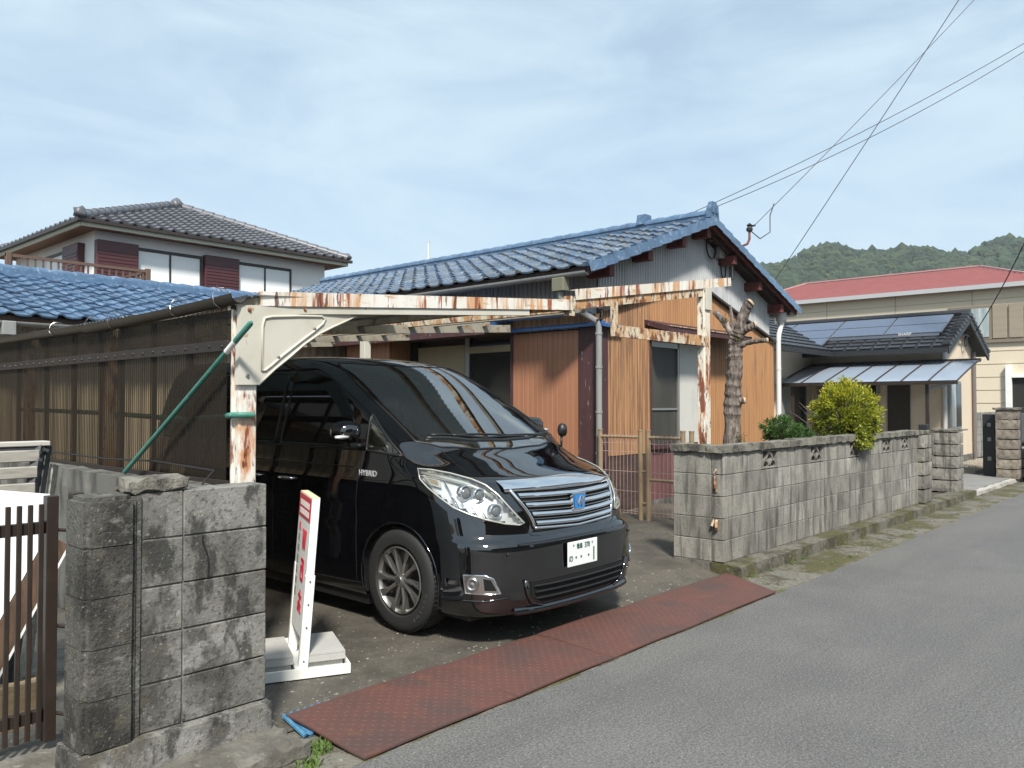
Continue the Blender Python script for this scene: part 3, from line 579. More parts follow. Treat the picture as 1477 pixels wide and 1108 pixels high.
# skirt under the boards
corr_Y(FY+.035, np.arange(HX0, WX1+.07, .01), lambda x: .16, lambda x: .93, .012, .12).obj('skirt', M['skirt'], hs)
MB().box((HX0-.02, FY+.02, -.05), (HX1, FY+.10, .16)).obj('foundation', M['pebbled'], hs)
MB().cbox((WX0-.02, FY-.03, .90), (WX1+.1, FY+.04, .97), .005).obj('sill', M['maroon'], hs)
# window with sliding sash, insect screen and white board
wn = MB().cbox((WX0-.07, FY-.02, .97), (WX0-.03, FY+.06, 2.56), .003).cbox((WX1+.03, FY-.02, .97), (WX1+.07, FY+.06, 2.56), .003).cbox((WX0-.03, FY-.02, 2.50), (WX1+.03, FY+.06, 2.56), .003).obj('window', M['maroon'], hs)
MB().box((WX0-.03, FY+.035, .97), (11.02, FY+.045, 2.50)).obj('screen_mesh', M['screen'], wn)
sf = MB(); sf.box((WX0-.03, FY+.015, 1.48), (11.0, FY+.034, 1.51)); sf.box((10.97, FY+.01, .97), (11.02, FY+.034, 2.5)); sf.box((WX0-.03, FY+.01, 2.42), (11.0, FY+.034, 2.5)); sf.obj('sash', M['alu'], wn)
MB().box((11.022, FY+.005, .97), (WX1+.03, FY+.04, 2.50)).obj('white_panel', mat('grey_white_panel', (.56, .55, .51), [((.45, .44, .40), (4, 4, 2), .5, .66, .6)], rough=.7), wn)
# hood over the window
MB().prism([(10.0, FY-.42, 2.60), (10.0, FY-.42, 2.68), (10.0, FY-.0, 2.80), (10.0, FY-.0, 2.73)], (2.62, 0, 0)).obj('window_hood', M['maroon'], hs)
MB().beam((10.0, FY-.42, 2.685), (12.62, FY-.42, 2.685), .03, .012).obj('hood_edge', M['rustheavy'], hs)
# corner boards and -X side wall
MB().cbox((HX0-.035, FY-.02, .0), (HX0+.12, FY+.0, 2.66), .004).obj('corner_board', M['maroon'], hs)
MB().cbox((HX0-.04, FY+.002, .0), (HX0-.006, 6.80, 2.66), .004).obj('corner_board', M['maroon'], hs)
corr_X(HX0-.01, np.arange(6.80, 8.03, .006), .25, 2.60, .007, .092, True).obj('side_siding', M['salmon'], hs)
MB().cbox((HX0-.03, 8.03, .2), (HX0, 8.08, 2.6), .004).obj('door_jamb', M['maroon'], hs)
MB().box((HX0+.035, 8.08, .2), (HX0+.05, 9.0, 2.55)).obj('dark_opening', M['darkglass'], hs)
MB().cbox((HX0-.01, 8.06, 2.36), (HX0+.03, 9.02, 2.46), .004).obj('lintel', M['beige'], hs)
MB().cbox((HX0-.005, 8.97, .2), (HX0+.03, 9.06, 2.6), .004).obj('door_frame', M['alu'], hs)
MB().box((HX0-.01, 9.06, .2), (HX0+.02, 10.15, 2.5)).obj('sliding_panel', M['beige'], hs)
MB().box((HX0+.0, 10.15, .2), (HX0+.03, 10.35, 2.6)).obj('dark_opening', M['darkglass'], hs)  # dark sheet stands in for the shade of a narrow recess
corr_X(8.5, np.arange(10.35, 11.5, .006), .1, 2.68, .007, .11, True).obj('porch_siding', M['salmon'], hs)
MB().box((8.502, 10.35, .1), (HX0-.02, 11.5, 2.66)).obj('porch_core', M['orange'], hs)
MB().lathe([(.0, -.02), (.03, -.015), (.045, 0)], (8.485, 10.95, 2.34), 'x', 14).obj('round_fitting', M['soffit'], hs)
MB().box((HX0-.02, 11.5, .1), (HX0+.04, HY1, 2.62)).obj('north_siding', M['salmon'], hs)
# lean-to eaves along the side
pr = [(8.28, 2.66), (8.28, 2.70), (HX0, 2.86), (HX0, 2.82)]
MB().prism([(x, 8.0, z) for x, z in pr], (0, 4.4, 0)).obj('lean_to_roof', M['bluemetal'], hs)
MB().cbox((8.27, 8.0, 2.56), (8.30, 12.4, 2.655), .004).obj('fascia', M['maroon'], hs)
MB().box((8.31, 8.02, 2.60), (HX0-.02, 10.33, 2.62)).obj('soffit', M['soffit'], hs)
pr = [(8.80, 2.62), (8.80, 2.655), (HX0, 2.70), (HX0, 2.66)]
MB().prism([(x, FY-.06, z) for x, z in pr], (0, 1.62, 0)).obj('blue_flashing', M['bluemetal'], hs)
pr = [(FY-.12, 2.61), (FY-.12, 2.645), (FY, 2.69), (FY, 2.65)]
MB().prism([(HX0-.10, y, z) for y, z in pr], (.45, 0, 0)).obj('blue_flashing', M['bluemetal'], hs)
MB().beam((8.80, 6.5, 2.80), (8.80, 12.0, 2.80), .05, .03).obj('blue_flashing', M['bluemetal'], hs)
corr_X(HX0-.03, np.arange(6.44, 8.05, .006), 2.69, 2.80, .010, .066).obj('siding_band', M['orange_old'], hs)
# roof deck, rafters, gable boards
rd = MB()
for xe, sg_ in ((EX0, 1), (EX1, -1)):
    rd.prism([(xe, RY0, EZ if xe < RX else roofz(EX1)), (RX, RY0, RZ), (RX, RY0, RZ-.045), (xe, RY0, (EZ if xe < RX else roofz(EX1))-.045)], (0, RY1-RY0, 0))
roof = rd.obj('roof', M['soffit'], hs)
for k in range(16):
    for xe in (EX0+.02, EX1-.02): 
        y = RY0+.12+k*.68; MB().beam((xe, y, roofz(xe)-.075), (RX+(-.05 if xe < RX else .05), y, RZ-.09), .05, .055).obj('rafter', M['soffit'], roof)
for xa, xb in ((EX0-.02, RX), (RX, EX1+.02)):
    MB().beam((xa, RY0-.016, roofz(xa)-.045), (xb, RY0-.016, roofz(xb)-.045), .03, .11).obj('barge_board', M['redbeam'], roof)
for x in (8.90, 9.85, 10.8, 11.56, 12.45, 13.4, 14.3):
    MB().cbox((x-.06, RY0+.03, roofz(x)-.26), (x+.06, HY0+.1, roofz(x)-.115), .005).obj('purlin_end', M['redbeam'], hs)
# blue roof tiles
M['bluetile'] = mat('blue_glazed_tile', (.07, .12, .195), [((.035, .065, .125), 5, .45, .62, .6), ((.20, .21, .215), (16, 16, 16), .47, .60, .75), ((.16, .15, .115), (9, 9, 9), .52, .62, .7), ((.05, .05, .045), 34, .60, .67, .6)], rough=.42, bump=[(60, .3, .004)], rand=.30)
M['bluetile_clean'] = mat('blue_glazed_tile_clean', (.085, .15, .245), [((.05, .09, .165), 5, .45, .62, .6), ((.27, .34, .42), 14, .55, .66, .55), ((.09, .085, .075), 20, .63, .69, .5)], rough=.35, rand=.16)
def tile_mesh(w, l, mt, name='roof_tile'):
    """pan tile: local x across, y down the slope, z up"""
    P = []
    for y, dz in ((-.035, .008), (l*.5, .022), (l, .040)):
        P.append([(x*w*1.06, y, dz+(.034*max(0, math.cos((x-.82)/.20*math.pi/2)) if abs(x-.82) < .20 else -.010*math.sin(min(1, x/.62)*math.pi))) for x in np.linspace(0, 1, 11)])
    mb = MB().grid(P); n = len(P[0]); lo = [(p[0], p[1], p[2]-.024) for p in P[2]]
    mb.grid([P[2], lo])
    return mb.mesh(name, mt, smooth=50)
def tile_field(parent, corner, axx, axd, nx, nd, w, l, mt, maxobj, keep=None, order=None):
    """corner = top-left; axx along the ridge, axd down the slope"""
    axx = Vector(axx).normalized(); axd = Vector(axd).normalized(); up = axx.cross(axd); corner = Vector(corner)
    if up.z < 0: corner = corner+axx*(w*nx); axx = -axx; up = -up
    R = Matrix((axx, axd, up)).transposed()
    me = tile_mesh(w, l, mt); eu = R.to_euler(); items = []
    for i in range(nx):
        for j in range(nd): items.append((i, j))
    pos = lambda i, j: Vector(corner)+axx*(w*i)+axd*(l*j)+up*(jit(.006))+axd*jit(.008)
    items.sort(key=lambda q: (Vector(corner)+axx*(w*q[0])+axd*(l*q[1])-CAM).length)
    rest = MB()
    for k, (i, j) in enumerate(items):
        p = pos(i, j)
        if k < maxobj: place('roof_tile', me, parent, p, rot=eu)
        else: rest.add([R @ v.co+p for v in me.vertices], [tuple(f.vertices) for f in me.polygons])
    if rest.v: rest.obj('far_roof_tiles', mt, parent, smooth=50, kind='stuff')
slen = math.hypot(RX-EX0, RZ-EZ); dn = Vector((-(RX-EX0), 0, -(RZ-EZ)))
nd, nx = 12, 34; l = (slen+.06)/nd; w = (RY1-RY0+.08)/nx
tile_field(roof, (RX, RY1+.02, RZ+.006), (0, -1, 0), dn, nx, nd, w, l, M['bluetile'], 300)
tile_field(roof, (RX, RY0-.05, RZ+.006), (0, 1, 0), Vector((EX1-RX, 0, -(RZ-roofz(EX1)))), nx, nd, w, l, M['bluetile'], 0)
# verge tiles down both gable edges
vm = MB().box((-.09, -.02, -.10), (.0, l+.02, .055)).mesh('verge_tile', M['bluetile_clean'])
vm = MB().add([(0, -.02, .02), (0, l+.03, .05), (-.10, l+.03, .06), (-.10, -.02, .03), (-.115, l+.03, -.075), (-.115, -.02, -.095), (0, l+.03, 0), (-.10, l+.03, .0)], [(0, 3, 2, 1), (3, 5, 4, 2), (1, 2, 7, 6)]).mesh('verge_tile', M['bluetile_clean'])
for sx in (-1, 1):
    dd = (dn if sx < 0 else Vector((EX1-RX, 0, -(RZ-roofz(EX1))))).normalized(); ax = Vector((0, 1, 0)); up = ax.cross(dd); up = up if up.z > 0 else -up
    R = Matrix((ax, dd, up)).transposed()
    for j in range(nd): place('verge_tile', vm, roof, Vector((RX, RY0+.02, RZ+.012))+dd*(l*j), rot=R.to_euler() if R.determinant() > 0 else (0, 0, 0)) if R.determinant() > 0 else None
    if R.determinant() < 0:
        m2 = MB().add([(-v.co.x, v.co.y, v.co.z) for v in vm.vertices], [tuple(f.vertices)[::-1] for f in vm.polygons]).mesh('verge_tile', M['bluetile_clean'])
        R = Matrix((-ax, dd, up)).transposed()
        for j in range(nd): place('verge_tile', m2, roof, Vector((RX, RY0+.02, RZ+.012))+dd*(l*j), rot=R.to_euler())
# ridge: bed, half round caps, end ornaments
MB().box((RX-.10, RY0-.03, RZ-.02), (RX+.10, RY1, RZ+.09)).obj('ridge_bed', M['bluetile_clean'], roof)
rm = MB()
P = [[(.115*math.cos(a), y, r*math.sin(a)) for a in np.linspace(0, math.pi, 11)] for y, r in ((0, .085), (.05, .105), (.27, .085), (.285, .10), (.31, .10))]
rm.grid(P); rmesh = rm.mesh('ridge_tile', M['bluetile_clean'], smooth=50)
for k in range(34):
    y = RY0-.06+k*.307
    if y < RY1: place('ridge_tile', rmesh, roof, (RX, y, RZ+.08))
def ornament(y, s):
    m = MB(); m.prism([(RX-.15*s, y, RZ+.02), (RX+.15*s, y, RZ+.02), (RX+.13*s, y, RZ+.16*s), (RX+.06*s, y, RZ+.27*s), (RX-.06*s, y, RZ+.27*s), (RX-.13*s, y, RZ+.16*s)], (0, .07, 0))
    m.tube([(RX-.06*s, y-.01, RZ+.10), (RX-.06*s, y-.01, RZ+.22*s)], .025, 8).tube([(RX+.06*s, y-.01, RZ+.10), (RX+.06*s, y-.01, RZ+.22*s)], .025, 8); return m
ornament(RY0-.07, 1.05).obj('ridge_ornament', M['bluetile_clean'], roof)
MB().prism([(RX-.13, RY0+1.15, RZ+.10), (RX+.13, RY0+1.15, RZ+.10), (RX+.09, RY0+1.15, RZ+.27), (RX-.09, RY0+1.15, RZ+.27)], (0, .16, 0)).obj('ridge_ornament', M['bluetile_clean'], roof)
# gutter and downpipe on the near eave
P = []
for y in np.linspace(RY0-.02, 9.6, 12): P.append([(EX0-.045+.055*math.cos(a), y, EZ-.075+.055*math.sin(a)) for a in np.linspace(math.pi*.98, 2.02*math.pi, 12)]+[(EX0-.045+.049*math.cos(a), y, EZ-.075+.049*math.sin(a)) for a in np.linspace(2.02*math.pi, math.pi*.98, 12)])
gm = MB().grid(P); gm.obj('gutter', M['greypvc'], hs, smooth=40)
MB().cbox((EX0-.11, 6.50, EZ-.30), (EX0+.03, 6.70, EZ-.12), .01).obj('rainwater_head', mat('olive_pvc', (.17, .165, .11), rough=.5), hs)
MB().tube([(EX0-.04, 6.60, EZ-.30), (EX0-.04, 6.60, EZ-.40), (8.80, 6.40, EZ-.66), (8.83, 6.385, EZ-.74), (8.83, 6.385, .05)], .042, 12).obj('downpipe', M['greypvc'], hs, smooth=40)
for z in (.9, 1.45, 2.05, 2.5): MB().tube([(8.83, 6.385, z), (8.83, 6.385, z+.03)], .049, 12).obj('pipe_clip', M['greypvc'], hs)
MB().tube([(8.98, 6.42, 2.95), (8.86, 6.36, 2.72), (8.75, 6.36, 2.69)], .010, 6).obj('cable', M['wire'], hs)
# white downpipe at the far corner
MB().tube([(14.62, 6.40, 3.18), (14.62, 6.38, 3.05), (14.42, 6.34, 2.86), (14.40, 6.34, 2.74), (14.40, 6.34, .05)], .045, 12).obj('downpipe', M['whitepvc'], hs, smooth=40)
MB().lathe([(.05, 0), (.06, .08), (.10, .12), (.10, .26)], (14.62, 6.38, 3.02), 'z', 14).obj('rainwater_head', M['whitepvc'], hs)
for z in (1.2, 2.2): MB().tube([(14.40, 6.34, z), (14.40, 6.34, z+.03)], .051, 12).obj('pipe_clip', M['whitepvc'], hs)
MB().box((EX1-.02, RY0, roofz(EX1)-.12), (EX1+.1, RY1, roofz(EX1)-.02)).obj('gutter', M['whitepvc'], hs)
# fittings on the gable: junction box, cable coil, bracket
bx = atY(1042, 362, HY0-.10)
MB().cbox((bx.x-.13, HY0-.13, bx.z-.13), (bx.x+.13, HY0-.025, bx.z+.15), .01).obj('junction_box', mat('grey_box', (.36, .36, .33), rough=.5), hs)
MB().cbox((bx.x-.33, HY0-.10, bx.z+.12), (bx.x-.17, HY0-.025, bx.z+.24), .01).obj('junction_box', mat('white_box', (.5, .5, .47), rough=.5), hs)
MB().tube([(bx.x-.30+.15*math.cos(a)-.02*a*.2, HY0-.04-.004*a, bx.z+.02+.19*math.sin(a)) for a in np.linspace(1.2, 13, 40)], .008, 6).obj('cable', M['wire'], hs, smooth=True)
MB().tube([(bx.x+.02, HY0-.05, bx.z-.13), (bx.x+.06, HY0-.05, bx.z-.38), (bx.x+.16, HY0-.05, bx.z-.50), (bx.x+.24, HY0-.05, bx.z-.2), (bx.x+.38, HY0-.05, bx.z-.0)], .012, 6).obj('cable', M['wire'], hs)
MB().cbox((bx.x+.40, HY0-.08, bx.z-.42), (bx.x+.47, HY0-.025, bx.z-.18), .01).obj('junction_box', M['alu'], hs)
m0 = atY(1066, 357, RY0-.03); m1 = atY(1078, 352, RY0-.08); m2 = atY(1081, 330, RY0-.1)
MB().tube([m0, m1, atY(1081, 345, RY0-.1), m2], .02, 8).obj('service_bracket', M['redbeam'], hs, smooth=True)
MB().lathe([(0, 0), (.05, .02), (.055, .06), (.03, .10), (.05, .12), (0, .16)], m2-Vector((0, 0, .06)), 'z', 10).beam(m2+Vector((0, 0, .03)), m2+Vector((.16, -.02, .08)), .03, .03).obj('insulator', M['wire'], hs)
# thin aerial pole behind the ridge
MB().tube([(13.0, 14.4, 3.95), (13.0, 14.4, 5.45)], .03, 8).tube([(13.0, 14.4, 5.45), (13.0, 14.4, 5.47)], .04, 8).obj('vent_pipe', M['whitepvc'], hs)
# ---------------------------------------------------------------- rear wing with blue roof
wg = thing('tiled_house', (5, 14, 0), 'low wing with clean bright blue tiled roof behind the plastic screen', 'house')
wy0, wyr, wez, wrz = 11.62, 14.4, 2.70, 3.60
MB().prism([(-2, 12.1, 0), (-2, 16.6, 0), (-2, 16.6, 2.9), (-2, wyr, 3.45), (-2, 12.1, 2.75)], (10.9, 0, 0)).obj('core', M['beige'], wg)
corr_Y(12.08, np.arange(-2, 8.9, .02), lambda x: 0, lambda x: 2.86, .02, .17).obj('siding', mat('cream_ribbed_siding', (.50, .47, .38), [((.36, .34, .27), (6, 6, 1), .5, .66, .6)], rough=.6), wg)
rf = MB().prism([(-2, wy0, wez), (-2, wyr, wrz), (-2, wyr+2.5, wez+.1), (-2, wyr+2.5, wez), (-2, wyr, wrz-.1), (-2, wy0, wez-.05)], (10.9, 0, 0)).obj('roof', M['soffit'], wg)
sl2 = math.hypot(wyr-wy0, wrz-wez); nd2 = 10
tile_field(rf, (1.2, wyr, wrz+.01), (1, 0, 0), (0, -(wyr-wy0), -(wrz-wez)), 25, nd2, .30, (sl2+.06)/nd2, M['bluetile_clean'], 250)
MB().box((-2, wyr-.11, wrz-.02), (8.7, wyr+.11, wrz+.10)).obj('ridge_bed', M['bluetile_clean'], rf)
P = [[(x, .10*math.cos(a), r*math.sin(a)) for a in np.linspace(0, math.pi, 9)] for x, r in ((0, .07), (.05, .09), (.27, .07), (.31, .085))]
r2 = MB().grid(P, flip=True).mesh('ridge_tile', M['bluetile_clean'], smooth=50)
for k in range(25): place('ridge_tile', r2, rf, (1.2+k*.30, wyr, wrz+.09))
P = []
for x in np.linspace(-2, 8.3, 10): P.append([(x, wy0-.04+.055*math.cos(a), wez-.08+.055*math.sin(a)) for a in np.linspace(math.pi, 2*math.pi, 12)]+[(x, wy0-.04+.049*math.cos(a), wez-.08+.049*math.sin(a)) for a in np.linspace(2*math.pi, math.pi, 12)])
MB().grid(P).obj('gutter', M['greypvc'], wg, smooth=40)
gx = atY(12, 460, wy0-.05).x
MB().cbox((gx-.08, wy0-.11, wez-.26), (gx+.08, wy0+.03, wez-.08), .01).obj('rainwater_head', M['greypvc'], wg)
MB().tube([(gx, wy0-.04, wez-.24), (gx, wy0-.02, wez-.34), (gx-.3, 12.0, wez-.6), (gx-.3, 12.0, .05)], .045, 10).obj('downpipe', M['greypvc'], wg, smooth=40)

# maker's lettering is placed with the solar panels below
# ---------------------------------------------------------------- two storey white house behind
wh = thing('two_storey_house', (10.2, 21.7, 0), 'white two storey house with grey tiled hip roof and maroon shutter boxes', 'house')
M['stucco'] = mat('white_stucco', (.84, .84, .82), [((.78, .78, .76), (2, 2, .7), .5, .7, .6)], rough=.85, bump=[(60, .2, .004)])
M['tilegrey'] = mat('silver_grey_tile', (.125, .13, .145), [((.072, .075, .085), 6, .45, .62, .6), ((.24, .24, .25), 14, .58, .7, .5)], rough=.4)
M['shutter'] = mat('maroon_shutter', (.075, .022, .026), rough=.45)
M['pale_shutter'] = mat('pale_window_panel', (.86, .88, .87), [((.82, .84, .83), 3, .5, .7, .5)], rough=.35)
M['brownwood'] = mat('brown_soffit', (.22, .10, .05), [((.13, .06, .03), (3, 20, 20), .45, .6, .7)], rough=.7)
x0, x1, y0, y1, ez, az = 6.72, 13.75, 18.6, 24.8, 5.56, 6.93
ov = .45
MB().box((x0+ov, y0+ov, 0), (x1-ov, y1-ov, 5.60)).obj('wall', M['stucco'], wh)
rf2 = MB().add([(x0, y0, ez), (x1, y0, ez), (x1, y1, ez), (x0, y1, ez), (10.1, 21.6, az-.06), (10.4, 21.6, az-.06)], [(0, 1, 5, 4), (1, 2, 5), (2, 3, 4, 5), (3, 0, 4)]).obj('roof', M['tilegrey'], wh)
MB().box((x0+.03, y0+.03, ez-.09), (x1-.03, y1-.03, ez-.06)).obj('soffit', M['brownwood'], rf2)
fa = MB()
for a, b in (((x0, y0), (x1, y0)), ((x0, y0), (x0, y1)), ((x1, y0), (x1, y1))): fa.beam((a[0], a[1], ez-.07), (b[0], b[1], ez-.07), .05, .10)
fa.obj('fascia', mat('cream_fascia', (.52, .50, .40), rough=.6), rf2)
gt2 = MB()
for a, b in (((x0-.1, y0-.06), (x1+.1, y0-.06)), ((x0-.06, y0-.1), (x0-.06, y1))): gt2.beam((a[0], a[1], ez+.0), (b[0], b[1], ez+.0), .09, .07)
gt2.obj('gutter', M['brownmetal'], rf2)
tl = MB()
def hip_tiles(a, b, c, nrows, per):
    """triangle slope a-b eave, c apex: stepped wavy rows"""
    a, b, c = Vector(a), Vector(b), Vector(c); up = (b-a).cross(c-a).normalized(); up = up if up.z > 0 else -up
    for r in range(nrows):
        t0, t1 = r/nrows, (r+1.12)/nrows; l0, r0 = a.lerp(c, t0), b.lerp(c, t0); tt = min(1, t1); l1, r1 = a.lerp(c, tt), b.lerp(c, tt)
        L0 = (r0-l0).length; n = max(2, int(L0/per*7)); e = (b-a).normalized(); Pr = [[], [], []]
        for k in range(n+1):
            s0 = L0*k/n; p = l0+e*s0; xw = ((p-a).dot(e)/per) % 1.0; h = .05*max(0, math.cos((xw-.8)/.25*math.pi/2)) if abs(xw-.8) < .25 else 0
            s1 = (l1-a).dot(e); s2 = (r1-a).dot(e); sx = min(max((p-a).dot(e), s1), s2); q = l1+e*(sx-s1)
            Pr[0].append(p+up*(.02+h)-Vector((0, 0, .0))); Pr[1].append(p+up*(.065+h)); Pr[2].append(q+up*(.02+h))
        tl.grid(Pr)
hip_tiles((x0, y0, ez+.03), (x1, y0, ez+.03), (10.25, 21.6, az), 16, .30)
hip_tiles((x0, y1, ez+.03), (x0, y0, ez+.03), (10.1, 21.6, az), 16, .30)
tl.obj('roof_tiles', M['tilegrey'], rf2, smooth=45, kind='stuff')
for a, b in (((x0, y0, ez+.10), (10.1, 21.6, az+.06)), ((x1, y0, ez+.10), (10.4, 21.6, az+.06)), ((x0, y1, ez+.10), (10.1, 21.6, az+.06))):
    a, b = Vector(a), Vector(b); m = MB(); n = 16
    for k in range(n):
        p, q = a.lerp(b, k/n), a.lerp(b, (k+1.05)/n); m.tube([p, q], [.125, .10], 10)
    m.obj('hip_ridge', M['tilegrey'], rf2, smooth=40)
for p, s in (((x0-.05, y0-.05, ez+.15), .14), ((x1+.0, y0-.0, ez+.15), .12), ((10.25, 21.6, az+.12), .17)):
    bm = bmesh.new(); bmesh.ops.create_icosphere(bm, subdivisions=2, radius=s)
    for v in bm.verts: v.co *= random.uniform(.55, 1.25)
    for v in bm.verts: v.co += Vector(p)
    MB().bm(bm).obj('ridge_end_tile', M['tilegrey'], rf2, smooth=True)
# windows on the front (-Y) wall, from the picture's proportions
yw = y0+ov
def wx(px): return atY(px, 380, yw).x
wz0, wz1 = 3.30, atY(200, 361, yw).z
def panel(name, xa, xb, za, zb, mt, out, par):
    return MB().cbox((xa, yw-out, za), (xb, yw+.02, zb), .01).obj(name, mt, par)
ztop2 = atY(166, 354, yw).z; wz0 = ztop2-1.55
sb = MB()
for a, b in ((136, 196), (292, 341)):
    s_ = panel('shutter_box', wx(a), wx(b), wz0, ztop2+.06, M['shutter'], .16, wh)
    for k in range(18): MB().box((wx(a)+.02, yw-.172, wz0+.08*k+.01), (wx(b)-.02, yw-.158, wz0+.08*k+.05)).obj('slat', M['shutter'], s_)
for a, b in ((196, 290), (341, 419)):
    wd = MB().cbox((wx(a), yw-.06, ztop2-.05), (wx(b), yw+.02, ztop2+.02), .005).cbox((wx(a), yw-.06, wz0-.05), (wx(b), yw+.02, wz0), .005).cbox((wx(b)-.05, yw-.06, wz0), (wx(b), yw+.02, ztop2-.05), .005).obj('window', M['brownmetal'], wh)
    mid = (wx(a)+wx(b))/2
    MB().box((wx(a)+.01, yw-.03, wz0), (mid-.02, yw+.01, ztop2-.05)).obj('pane', M['pale_shutter'], wd); MB().box((mid+.02, yw-.03, wz0), (wx(b)-.05, yw+.01, ztop2-.05)).obj('pane', M['pale_shutter'], wd)
    MB().box((mid-.02, yw-.05, wz0), (mid+.02, yw+.01, ztop2-.05)).obj('mullion', M['brownmetal'], wd)
xw = x0+ov
def wy(px): return atX(px, 380, xw).y
sB = MB().cbox((xw-.16, wy(122), wz0), (xw+.02, wy(100), ztop2+.06), .01).obj('shutter_box', M['shutter'], wh)
for k in range(18): MB().box((xw-.172, wy(122)+.02, wz0+.08*k+.01), (xw-.158, wy(100)-.02, wz0+.08*k+.05)).obj('slat', M['shutter'], sB)
wd = MB().cbox((xw-.06, wy(100), ztop2-.05), (xw+.02, wy(68), ztop2+.02), .005).obj('window', M['brownmetal'], wh)
MB().box((xw-.03, wy(100), wz0), (xw+.01, wy(85)-.02, ztop2-.05)).obj('pane', M['pale_shutter'], wd); MB().box((xw-.03, wy(85)+.02, wz0), (xw+.01, wy(69), ztop2-.05)).obj('pane', M['pale_shutter'], wd)
MB().cbox((xw-.14, min(wy(49), wy(38)), 4.3), (xw, max(wy(49), wy(38)), 4.8), .01).obj('wall_lamp', M['alu'], wh)
# balcony rail
r0, r1, r2 = atY(213, 392, 17.6), atY(-40, 362, 17.6), None
bl = thing('balcony_rail', (r0.x, 17.6, 2.9), 'brown balcony railing in front of the white two storey house', 'railing')
rm_ = mat('brown_rail', (.12, .075, .055), rough=.6)
MB().cbox((5.0, 17.56, 2.95), (r0.x, 18.9, 3.05), .01).obj('deck', rm_, bl)
MB().beam((r0.x, 17.6, r0.z+.0), (5.0, 17.6, r0.z+.0), .06, .06).beam((r0.x, 17.6, r0.z), (r0.x, 18.9, r0.z), .06, .06).obj('top_rail', rm_, bl)
for k in range(26):
    x = r0.x-.1-.14*k
    if x > 5.0: MB().box((x-.015, 17.585, 3.05), (x+.015, 17.615, r0.z-.03)).obj('baluster', rm_, bl)
for k in range(8): MB().box((r0.x-.015, 17.75+.14*k, 3.05), (r0.x+.015, 17.78+.14*k, r0.z-.03)).obj('baluster', rm_, bl)
MB().cbox((r0.x-.05, 17.55, 0), (r0.x+.05, 17.65, r0.z+.06), .01).obj('post', rm_, bl)
MB().cbox((5.0, 17.55, 0), (5.1, 17.65, r0.z+.06), .01).obj('post', rm_, bl)
# ---------------------------------------------------------------- neighbour's single storey house with solar panels
nb = thing('solar_house', (22, 8, 0), 'beige single storey house with black tiled roof and solar panels', 'house')
M['beigewall'] = mat('beige_wall', (.66, .55, .42), [((.60, .50, .375), (2, 2, 1), .5, .7, .5)], rough=.85, bump=[(50, .15, .004)])
M['blacktile'] = mat('black_roof_tile', (.028, .029, .033), [((.05, .05, .055), 9, .5, .7, .5)], rough=.38)
M['blacktrim'] = mat('black_trim', (.022, .023, .026), rough=.5)
nx0, nx1, ny0, ny1 = 20.55, 23.3, 5.12, 13.0
nrx, nez, nrz = 21.95, 2.86, 3.73
nex0, nex1, nye = 20.0, 23.9, 4.88
nsl = (nrz-nez)/(nrx-nex0)
MB().prism([(nx0, ny0, 0), (nx1, ny0, 0), (nx1, ny0, 2.98), (nrx, ny0, 3.58), (nx0, ny0, 2.98)], (0, ny1-ny0, 0)).obj('wall', M['beigewall'], nb)
MB().box((15.8, 8.15, 0), (nx0+.001, 12.6, 2.9)).obj('wall', M['beigewall'], nb)
MB().box((nx0-.02, ny0-.02, 0), (nx1+.02, ny0+.2, .32)).obj('foundation', M['concrete_old'], nb)
nroof = MB().prism([(nex0, nye, nez-.06), (nex0, nye, nez), (nrx, nye, nrz), (nex1, nye, nez), (nex1, nye, nez-.06), (nrx, nye, nrz-.08)], (0, ny1-nye, 0)).obj('roof', M['blacktrim'], nb)
def flat_rows(parent, a, b, c, d, n, mt, name='roof_tiles', step=.03, seg=0.0):
    """a-b eave, d-c ridge; stepped rows of flat tiles"""
    a, b, c, d = map(Vector, (a, b, c, d)); up = (b-a).cross(d-a).normalized(); up = up if up.z > 0 else -up; m = MB()
    for r in range(n):
        t0, t1 = r/n, (r+1.1)/n; t1 = min(1, t1)
        nn = max(1, int((b-a).length/seg)) if seg else 1
        for k in range(nn):
            u0, u1 = k/nn+.004*(nn > 1), (k+1)/nn-.004*(nn > 1)
            p0, p1 = a.lerp(d, t0).lerp(b.lerp(c, t0), u0), a.lerp(d, t0).lerp(b.lerp(c, t0), u1); q0, q1 = a.lerp(d, t1).lerp(b.lerp(c, t1), u0), a.lerp(d, t1).lerp(b.lerp(c, t1), u1)
            m.add([p0+up*.005, p1+up*.005, p1+up*(.005+step), p0+up*(.005+step), q1+up*.008, q0+up*.008], [(0, 1, 2, 3), (3, 2, 4, 5), (0, 3, 5), (1, 4, 2)])
    return m.obj(name, mt, parent, kind='stuff')
flat_rows(nroof, (nex0, nye, nez), (nex0, ny1, nez), (nrx, ny1, nrz), (nrx, nye, nrz), 9, M['blacktile'], seg=.32, step=.035)
flat_rows(nroof, (nex1, nye, nez), (nex1, ny1, nez), (nrx, ny1, nrz), (nrx, nye, nrz), 9, M['blacktile'], seg=.32, step=.035)
